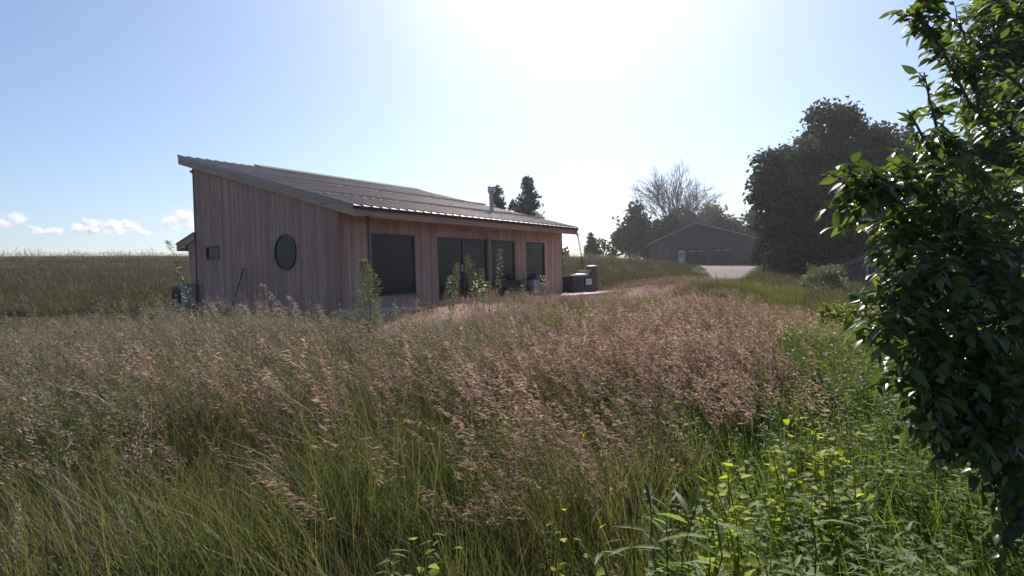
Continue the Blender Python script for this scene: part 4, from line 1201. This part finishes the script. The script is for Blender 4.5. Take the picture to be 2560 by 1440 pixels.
# meadow, near
x, y = sector(.75, 6.5, 46); k = rng.random(len(x)) > np.clip((x / np.maximum(y, .5) - .12) / .25, 0, .9); k &= rng.random(len(x)) < np.clip(.85 + 1.1 * n2(x, y, .45, 77), .12, 1); x, y = x[k], y[k]
right = np.clip((x / np.maximum(y, .5) - .25) / .35, 0, 1)
place('grass', cg, x, y, (.92 - .25 * right) * (1 + .25 * n2(x, y, .6, 78)), 'tall green and straw meadow grass filling the foreground', .16, .3)
x, y = sector(6.3, 17, 17)
k = ~on_house(x, y) & (padmask(x, y) < .35); x, y = x[k], y[k]
place('grass', cm, x, y, hcap(x, y, np.full(len(x), .85)), 'tall meadow grass rising towards the house')
x, y = sector(17, 38, 5.0); k = ~on_house(x, y) & (padmask(x, y) < .3) & (drive_dist(x, y) > 1.0); x, y = x[k], y[k]
place('grass', cf, x, y, hcap(x, y, np.where((x / y > .2) & (x / y < .5), .22, .5)), 'grass on the slopes round the house')
x, y = sector(38, 100, 2.6); k = (drive_dist(x, y) > 1.05); x, y = x[k], y[k]
place('grass', cf, x, y, np.where((drive_dist(x, y) < 1.6) & (y < 80), .25, .62), 'rough grass of the far hillside up to its crest')
# seed heads
x, y = sector(1.6, 7.0, 9)
k = rng.random(len(x)) < np.clip(.2 + .1 * y + .7 * n2(x, y, .8, 5), .07, 1) * np.clip(1.0 - np.clip(x / y - .1 - .02 * y, 0, 1) * 3.5, .03, 1) * np.where(y < 4.5, np.clip(1 + x / y * 1.3, .35, 1), 1) * np.where(np.abs(x / y + .05) < .22, 1.7, 1); x, y = x[k], y[k]
place('seed_heads', cb, x, y, np.full(len(x), .93), 'pinkish nodding seed heads of the near meadow grass', .1)
x, y = sector(5.0, 11, 17)
k = (rng.random(len(x)) < np.clip(.62 + 1.1 * n2(x, y, 1.3, 8), .08, 1)) & ~on_house(x, y) & (padmask(x, y) < .35) & (x / y < .30 + .035 * y); x, y = x[k], y[k]
pk = rng.random(len(x)) < np.clip((x / y + .22) / .3 + .5 * n2(x, y, 1.5, 28), .12, .93)
place('seed_heads', cbg, x[~pk], y[~pk], hcap(x[~pk], y[~pk], np.full((~pk).sum(), .95)), 'olive grey seed heads on the left half of the meadow', .1)
x, y = x[pk], y[pk]
place('seed_heads', cbm, x, y, hcap(x, y, np.full(len(x), .95)), 'broad band of pinkish brown seed heads across the meadow', .1)
x, y = sector(11, 19, 12)
k = ~on_house(x, y) & (padmask(x, y) < .5) & (x / y < .60) & (rng.random(len(x)) < np.clip(.75 + .9 * n2(x, y, 2.0, 18), .15, 1)); x, y = x[k], y[k]
pk = rng.random(len(x)) < np.clip((x / y + .1) / .25 + .5 * n2(x, y, 2.0, 29), .1, .9)
place('seed_heads', cbg, x[~pk], y[~pk], hcap(x[~pk], y[~pk], np.full((~pk).sum(), .9)), 'olive grey seed heads on the rise left of the house front', .1)
x, y = x[pk], y[pk]
place('seed_heads', cbm, x, y, hcap(x, y, np.where(x / y > -.05, .7, .9)), 'seed heads along the rise below the house', .1)
x, y = sector(5.5, 14, 7)
k = (x / y < .05) & ~on_house(x, y) & (padmask(x, y) < .4); x, y = x[k], y[k]
place('seed_heads', cw, x, y, hcap(x, y, np.full(len(x), 1.0)) * 1.03, 'pale wispy seed heads on the left of the meadow', .12)
x, y = sector(19, 100, .55); k = ((y > 45) | (rng.random(len(x)) < .35)) & ~on_house(x, y) & (padmask(x, y) < .3) & (drive_dist(x, y) > 1.1); x, y = x[k], y[k]
k = (drive_dist(x, y) > 3.2); x, y = x[k], y[k]
place('seed_heads', cfw, x, y, np.where(y > 60, .85, .6), 'thin seed stalks standing over the far field and its crest', .08)
cc = lib_col('crest_stalks')
for i in range(4):
    a, b = stalk_mesh(3, .3, .9, 1.7, np.random.default_rng(270 + i), 16, .45, .09, (-.1, 0), .008); two_mat('crest_stalk', a, b, M['straw'], M['seed_pale'], cc)
x, y = sector(66, 98, .1); k = drive_dist(x, y) > 1.6; x, y = x[k], y[k]
k = (rng.random(len(x)) < np.where(x / y < -.1, 1, .25)); x, y = x[k], y[k]
place('seed_heads', cc, x, y, np.full(len(x), .95), 'tall thin weed stems against the sky along the crest', .08)
# trodden pad
u = rng.uniform(-1.5, 19, 2600); v = rng.uniform(-6.0, -1.95, 2600)
x = HO[0] + DU[0] * u + DV[0] * v; y = HO[1] + DU[1] * u + DV[1] * v
k = (rng.random(len(x)) < .35 + .6 * (padmask(x, y) < .7)) & (padmask(x, y) > .15); x, y = x[k], y[k]
place('short_grass', cs, x, y, np.full(len(x), .9), 'short dry grass on the bare ground before the patio', .1)

cgr = lib_col('bright_tufts')
for i in range(6):
    V, Fa, R = blade_mesh(56, .13, .3, .75, .0065, .75, np.random.default_rng(340 + i)); cgr.objects.link(np_mesh('grass_tuft', V, [Fa], M['bright'], R, link=False))
x, y = sector(.8, 12, 38)
k = rng.random(len(x)) < np.clip((x / y - .16 - .008 * y) / .3 + .3 * n2(x, y, .9, 13), 0.0, .95); x, y = x[k], y[k]
place('grass', cgr, x, y, np.full(len(x), .95), 'bright green grass of the bank on the right', .15)
x, y = sector(19, 52, 7); k = (x / y > .27) & (x / y < .62) & (drive_dist(x, y) > 1.25) & (rng.random(len(x)) < np.clip(.7 + .8 * n2(x, y, 3.0, 51), .1, 1)); x, y = x[k], y[k]
place('grass', cv, x, y, np.full(len(x), .55), 'sunlit yellow-green grass of the verge beside the drive', .15)
# ---- broad-leaved ground cover on the right
cl = lib_col('leafy_weeds')
for i in range(6):
    rg = np.random.default_rng(300 + i); parts = []
    for s in range(6):
        p0 = np.array([rg.normal(0, .1), rg.normal(0, .08), 0]); h = rg.uniform(.35, .8)
        n = 24; t = np.linspace(.25, 1, n)
        P = p0 + np.outer(t * h, [rg.normal(0, .12), rg.normal(0, .12), 1]); az = np.arange(n) * 2.4 + rg.uniform(0, 6)
        dr = np.stack([np.cos(az), np.sin(az), np.full(n, .15)], 1)
        parts.append(leaves(P, dr, .06 * rg.uniform(.7, 1.3, n), 'broad' if i % 2 else 'lance', .4, rg))
    V, Fa, R = merge(parts); cl.objects.link(np_mesh('leafy_weed', V, [Fa], M['weed'], R, link=False))
x, y = sector(1.2, 9, 34)
k = rng.random(len(x)) < np.clip((x / y - .12) / .45 + .35 * n2(x, y, .8, 3), .04, .95); x, y = x[k], y[k]
place('leafy_weeds', cl, x, y, np.full(len(x), .9), 'leafy green weeds crowding the right foreground', .15, cat='weeds')

# ------------------------------------------------------------------ single plants
def weed(name, label, base, top, mat, n_leaf, leafL, width, seed, cat='weed', group=None, start=.15, plume=0, kind='lance', bend=(0, 0)):
    rg = np.random.default_rng(seed)
    bx, by = base; bz = gz1(bx, by) - .02
    B = np.array([bx, by, bz]); o = empty(name, tuple(B), 0, label, cat, group)
    T = np.array(top) - B; t = np.linspace(0, 1, 10)[:, None]
    path = T * t + np.array([bend[0], bend[1], 0]) * (4 * t * (1 - t))
    mb = MB(); mb.tube(path, [.009 * (1 - .75 * i / 9) for i in range(10)], 5); mb.build('stem', mat, o)
    s = rg.uniform(start, 1, n_leaf); ii = np.clip((s * 9).astype(int), 0, 8); fr = (s * 9 - ii)[:, None]
    P = path[ii] * (1 - fr) + path[ii + 1] * fr
    az = rg.uniform(0, 6.28, n_leaf)
    prof = np.sin(np.clip((s - start) / (1 - start), 0, 1) ** .8 * math.pi * .92 + .1) if not plume else 1.05 - (s - start) / (1 - start) * .75
    out = np.stack([np.cos(az), np.sin(az), np.full(n_leaf, .55)], 1)
    P2 = P + out * ((.74 + .26 * np.sin(az * 3 + s * 17)) * width * prof * rg.uniform(.05, 1, n_leaf) ** .7)[:, None]
    parts = [leaves(P2, out + rg.normal(0, .3, out.shape), leafL * rg.uniform(.6, 1.25, n_leaf), kind, .5, rg)]
    V, Fa, R = merge(parts); np_mesh('leaves', V, [Fa], mat, R, parent=o)
    return o
def wp(px, d, top_px, top_py): 
    p = at(px, 720, d); t = at(top_px, top_py, d); return (p[0], p[1]), t
b, t = wp(942, 8.0, 908, 652)
weed('tall_weed', 'tall bushy pale green weed at the near corner of the house', b, t, M['weed_pale'], 2400, .05, .2, 51, start=.42, group='tall weeds standing up from the meadow')
b, t = wp(478, 8.6, 418, 603)
weed('tall_weed', 'tall thin dark weed curving over left of the house', b, t, M['weed_dark'], 420, .055, .05, 52, start=.3, bend=(.14, 0), group='tall weeds standing up from the meadow')
for px, d, tx, ty, n, w, lab, sd in [(1128, 14.5, 1142, 660, 700, .13, 'leafy pale weed in front of the left leaf of the sliding door', 53), (1122, 14.2, 1126, 690, 500, .12, 'shorter pale weed leaning left of the leafy door weed', 54),
                                    (1196, 14.8, 1168, 640, 420, .17, 'tall open weed with arching top before the sliding door', 55), (1208, 14.5, 1204, 672, 420, .12, 'bushy weed close to the door post', 56),
                                    (1242, 15.2, 1252, 622, 260, .09, 'thin tall weed before the middle window', 57), (1222, 13.8, 1222, 705, 300, .1, 'low yellowish weed at the foot of the door post', 58),
                                    (1306, 12.5, 1306, 715, 420, .13, 'short bushy weed beside the grill', 59), (1380, 15.5, 1355, 690, 260, .1, 'dry arching weed below the end window', 60), (1370, 11.5, 1372, 772, 400, .12, 'green weed among the seed heads right of the patio edge', 61)]:
    b, t = wp(px, d, tx, ty)
    weed('tall_weed', lab, b, t, M['weed_pale'] if sd % 3 else M['weed_dark'], n, .065, w, sd, start=.2, group='tall weeds standing up from the meadow')
for px, d, tx, ty, bend_, lab, sd in [(700, 9.5, 655, 712, .2, 'pale arching seed weed against the gable wall, left of the round window', 91), (745, 9.0, 722, 742, .12, 'pale seed weed just below the round window', 92), (560, 10, 523, 758, .15, 'pale seed weed beside the heat pump corner', 93), (640, 9.8, 605, 765, .12, 'drooping pale seed weed at the foot of the leaning pole', 94), (810, 9.2, 790, 762, .12, 'pale seed weed at the foot of the gable wall near the corner', 95)]:
    b, t = wp(px, d, tx, ty)
    weed('seed_weed', lab, b, t, M['seed_pale'], 260, .05, .07, sd, start=.6, group='pale seed weeds along the gable wall', plume=1, bend=(bend_, 0))
# flowers by the door
p = at(1196, 745, 15.4); z = gz1(p[0], p[1])
o = empty('white_flowers', (p[0], p[1], z), 0, 'clump of small white flowers before the sliding door', 'flowers')
rg = np.random.default_rng(70); n = 22
P = np.stack([rg.normal(0, .11, n), rg.normal(0, .08, n), .42 + np.abs(rg.normal(0, .2, n))], 1)
V, Fa, R = leaves(np.repeat(P, 3, 0), rg.normal(0, 1, (n * 3, 3)), .035, 'lobed', .8, rg); np_mesh('blossoms', V, [Fa], M['whitepetal'], R, parent=o)
P = np.stack([rg.normal(0, .12, 160), rg.normal(0, .1, 160), rg.uniform(.05, .6, 160)], 1)
V, Fa, R = leaves(P, rg.normal(0, 1, (160, 3)), .08, 'lance', .8, rg); np_mesh('leaves', V, [Fa], M['weed_dark'], R, parent=o)

def rosette(name, label, px, py, d, n, L, mat, seed, kind, h, cat, group=None, flat=.25, stems=3):
    rg = np.random.default_rng(seed); p = at(px, py, d); z = gz1(p[0], p[1])
    o = empty(name, (p[0], p[1], z - .02), 0, label, cat, group)
    hh = max(p[2] - z, .15)
    mb = MB(); parts = []
    for s in range(stems):
        tip = np.array([rg.normal(0, .07), rg.normal(0, .07), hh * rg.uniform(.8, 1.1)]); pa = curve3((0, 0, 0), tip, 0, 7, rg)
        mb.tube(pa, [.006 * (1 - .6 * i / 6) for i in range(7)], 4)
        m = n // stems; q = rg.uniform(.35, 1, m); ii = np.clip((q * 6).astype(int), 0, 5)
        mb.tube([pa[-1], pa[-1] + [0, 0, .02]], .002, 4)
        P = pa[ii] + (pa[ii + 1] - pa[ii]) * (q * 6 - ii)[:, None]
        az = np.arange(m) * 2.4 + rg.uniform(0, 6)
        dr = np.stack([np.cos(az), np.sin(az), rg.normal(flat, .25, m)], 1)
        P = P + dr * rg.uniform(0, h, m)[:, None] + rg.normal(0, .012, P.shape)
        parts.append(leaves(P, dr, L * rg.uniform(.6, 1.2, m), kind, .35, rg))
    mb.build('stem', mat, o); V, Fa, R = merge(parts); np_mesh('leaves', V, [Fa], mat, R, parent=o)
    return o
LIME_N, LIME_L = 4.2, .56
LG = 'lime green broad-leaved plants in the right foreground'
for i, (px, py, d, n, L, lab) in enumerate([(1790, 1205, 2.5, 14, .075, 'lime leaves left of the tallest lime plant, beside a leaning stalk'), (1845, 1180, 2.6, 16, .08, 'largest lime leaf cluster in the middle of the right foreground'),
                                           (1775, 1290, 2.3, 10, .08, 'lime leaves just above the spiky lance-leaved shoots'), (1930, 1090, 3.1, 22, .075, 'bright lime cluster nearest the orange and yellow flowers'), (2090, 1075, 3.0, 14, .08, 'lime leaves below the lowest twigs of the leafy tree'),
                                           (1400, 1300, 2.2, 9, .07, 'small lime leaves among the green blades at bottom centre'), (1040, 1370, 2.0, 12, .07, 'lime leaves near the bottom edge left of centre'), (2060, 1140, 2.9, 12, .08, 'lime leaves at the foot of the shaded bank'),
                                           (2020, 1010, 3.6, 16, .07, 'lime cluster furthest back in the green bank'), (1890, 1340, 2.1, 12, .085, 'big drooping lime leaf near the bottom edge')]):
    rosette('lime_plant', lab, px, py, d, int(n * LIME_N), L * LIME_L, M['lime'], 400 + i, 'lobed', .05, 'plant', LG, .35, 4)
SG = 'lance-leaved shoots along the bottom edge'
for i, (px, py, d, lab) in enumerate([(1590, 1300, 2.1, 'leftmost lance-leaved shoot at the bottom edge'), (1680, 1270, 2.2, 'tallest lance-leaved shoot, dark green and upright'), (1740, 1350, 1.95, 'lance-leaved shoot with wide leaves right of the tallest shoot'), (1640, 1390, 1.8, 'low lance-leaved shoot on the bottom edge'), (2010, 1330, 2.1, 'grassy lance-leaved shoot in the bright green patch')]):
    rosette('leafy_shoot', lab, px, py, d, 60, .13, M['lance'], 430 + i, 'lance', .02, 'plant', SG, .55, 3)
def flower(label, px, py, d, mat, seed, r, group):
    rg = np.random.default_rng(seed); p = at(px, py, d); z = gz1(p[0], p[1])
    o = empty('wildflower', (p[0], p[1], z - .02), 0, label, 'flower', group); h = max(p[2] - z, .1)
    mb = MB(); mb.tube([(0, 0, 0), (.03, 0, h * .5), (0, 0, h)], [.004, .003, .002], 4); mb.build('stem', M['lance'], o)
    n = 20; c = np.array([0, 0, h]) + rg.normal(0, r * .35, (4, 3)); P = np.repeat(c, n // 4, 0)
    V, Fa, R = leaves(P, rg.normal(0, 1, P.shape) + [0, 0, .4], .013, 'lance', .8, rg, wscale=1.6); np_mesh('petals', V, [Fa], mat, R, parent=o)
FG = 'small wildflowers in the meadow'
flower('orange flower head glowing in the middle of the meadow', 1206, 1152, 3.0, M['orange'], 80, .025, FG)
flower('orange flower among the right foreground weeds', 1702, 1166, 3.0, M['orange'], 81, .015, FG)
flower('yellow flower head right of centre beside pink seed heads', 1460, 1078, 3.6, M['yellow'], 82, .022, FG)
flower('small yellow flower highest in the right meadow', 1884, 1020, 4.2, M['yellow'], 83, .012, FG)
flower('yellow flowers just left of the orange flower in the right weeds', 1690, 1150, 3.2, M['yellow'], 84, .02, FG)
CG = 'brown cylinder seed spikes near the bottom edge'
for px, py, lab in ((1578, 1290, 'brown cylindrical seed spike left of the lance-leaved shoots'), (1625, 1255, 'brown cylindrical seed spike standing above the lance-leaved shoots')):
    p = at(px, py, 2.3); z = gz1(p[0], p[1]); h = p[2] - z
    o = empty('seed_spike', (p[0], p[1], z), 0, lab, 'plant', CG)
    mb = MB(); mb.tube([(.04, 0, 0), (.02, 0, h * .5), (0, 0, h)], [.003, .0025, .002], 5); mb.build('stem', M['lance'], o)
    mb = MB(); mb.tube([(0, 0, h - .01), (-.004, 0, h + .02), (-.012, 0, h + .06), (-.018, 0, h + .075)], [.004, .007, .006, .002], 8); mb.build('spike', M['bark'], o)

# ------------------------------------------------------------------ air
mb = MB(); mb.box((-465, -165, -16), (465, 495, 27))
hz = bpy.data.materials.new('pale_air'); hz.use_nodes = True; hz.node_tree.nodes.clear()
ho = node(hz.node_tree, 'ShaderNodeOutputMaterial'); pv = node(hz.node_tree, 'ShaderNodeVolumePrincipled')
pv.inputs['Color'].default_value = (.93, .9, .95, 1); pv.inputs['Density'].default_value = HAZE
pv.inputs['Anisotropy'].default_value = .5
lk(hz.node_tree, pv.outputs[0], ho.inputs['Volume'])
tag(mb.build('haze', hz), 'thin bright haze hanging in the air over the meadow', 'haze', kind='stuff')

# ------------------------------------------------------------------ clouds low on the left
def m_cloud():
    m = bpy.data.materials.new('cloud_white'); m.use_nodes = True; nt = m.node_tree; nt.nodes.clear()
    out = node(nt, 'ShaderNodeOutputMaterial'); d = node(nt, 'ShaderNodeBsdfDiffuse'); d.inputs[0].default_value = (.97, .96, .98, 1)
    t = node(nt, 'ShaderNodeBsdfTranslucent'); t.inputs[0].default_value = (1, .98, 1, 1)
    m1 = node(nt, 'ShaderNodeMixShader'); m1.inputs[0].default_value = .6; lk(nt, d.outputs[0], m1.inputs[1]); lk(nt, t.outputs[0], m1.inputs[2])
    lw = node(nt, 'ShaderNodeLayerWeight'); lw.inputs[0].default_value = .35
    ge = node(nt, 'ShaderNodeNewGeometry'); nz = noise(nt, ge.outputs['Position'], .012, 5, .6)
    ad = node(nt, 'ShaderNodeMath', operation='MULTIPLY_ADD'); lk(nt, nz, ad.inputs[0]); ad.inputs[1].default_value = .7; lk(nt, lw.outputs['Facing'], ad.inputs[2])
    al = ramp(nt, ad.outputs[0], [(.3, (.24, .24, .24)), (.78, (0, 0, 0))])
    tr = node(nt, 'ShaderNodeBsdfTransparent'); m2 = node(nt, 'ShaderNodeMixShader')
    lk(nt, al, m2.inputs[0]); lk(nt, tr.outputs[0], m2.inputs[1]); lk(nt, m1.outputs[0], m2.inputs[2]); lk(nt, m2.outputs[0], out.inputs['Surface'])
    return m
M['cloud'] = m_cloud()
def cloud(label, puffs, d, seed):
    import bmesh
    rg = np.random.default_rng(seed); b = bmesh.new()
    c0 = at(puffs[0][0], puffs[0][1], d)
    for px, py, r in puffs:
        for k in range(8):
            c = at(px + rg.normal(0, r * .75), min(py + rg.normal(0, r * .45), py + r * .5), d + rg.normal(0, 40)) - c0
            rr = r * d / F * rg.uniform(.45, 1.0)
            g = bmesh.ops.create_icosphere(b, subdivisions=3, radius=1)
            for v in g['verts']:
                q = np.array(v.co); k_ = 1 + .22 * float(noise3(q[None] * 3, 1.0, seed + k)[0]) + .1 * float(noise3(q[None] * 9, 1.0, seed + k)[0])
                v.co = Vector((c[0] + q[0] * rr * k_ * 1.25, c[1] + q[1] * rr * k_, c[2] + q[2] * rr * k_ * .85))
    me = bpy.data.meshes.new('cloud'); b.to_mesh(me); b.free(); me.materials.append(M['cloud'])
    me.polygons.foreach_set('use_smooth', [True] * len(me.polygons))
    o = bpy.data.objects.new('cloud', me); C.objects.link(o); o.location = c0
    tag(o, label, 'cloud', 'small clouds low over the left field')
cloud('small round cloud at the far left edge of the sky', [(4, 556, 18), (46, 548, 16), (20, 562, 12)], 3600, 1)
cloud('thin faint cloud between the far left and the long cloud', [(95, 575, 11), (125, 572, 14), (142, 577, 9)], 3600, 2)
cloud('long flat-based cloud low over the left field', [(195, 566, 13), (230, 570, 16), (265, 566, 17), (300, 566, 18), (335, 572, 14), (365, 580, 9), (320, 558, 12)], 3600, 3)
cloud('bright cloud peeking out beside the tall corner of the house', [(440, 548, 17), (462, 545, 16), (488, 552, 20), (430, 560, 12)], 3600, 4)
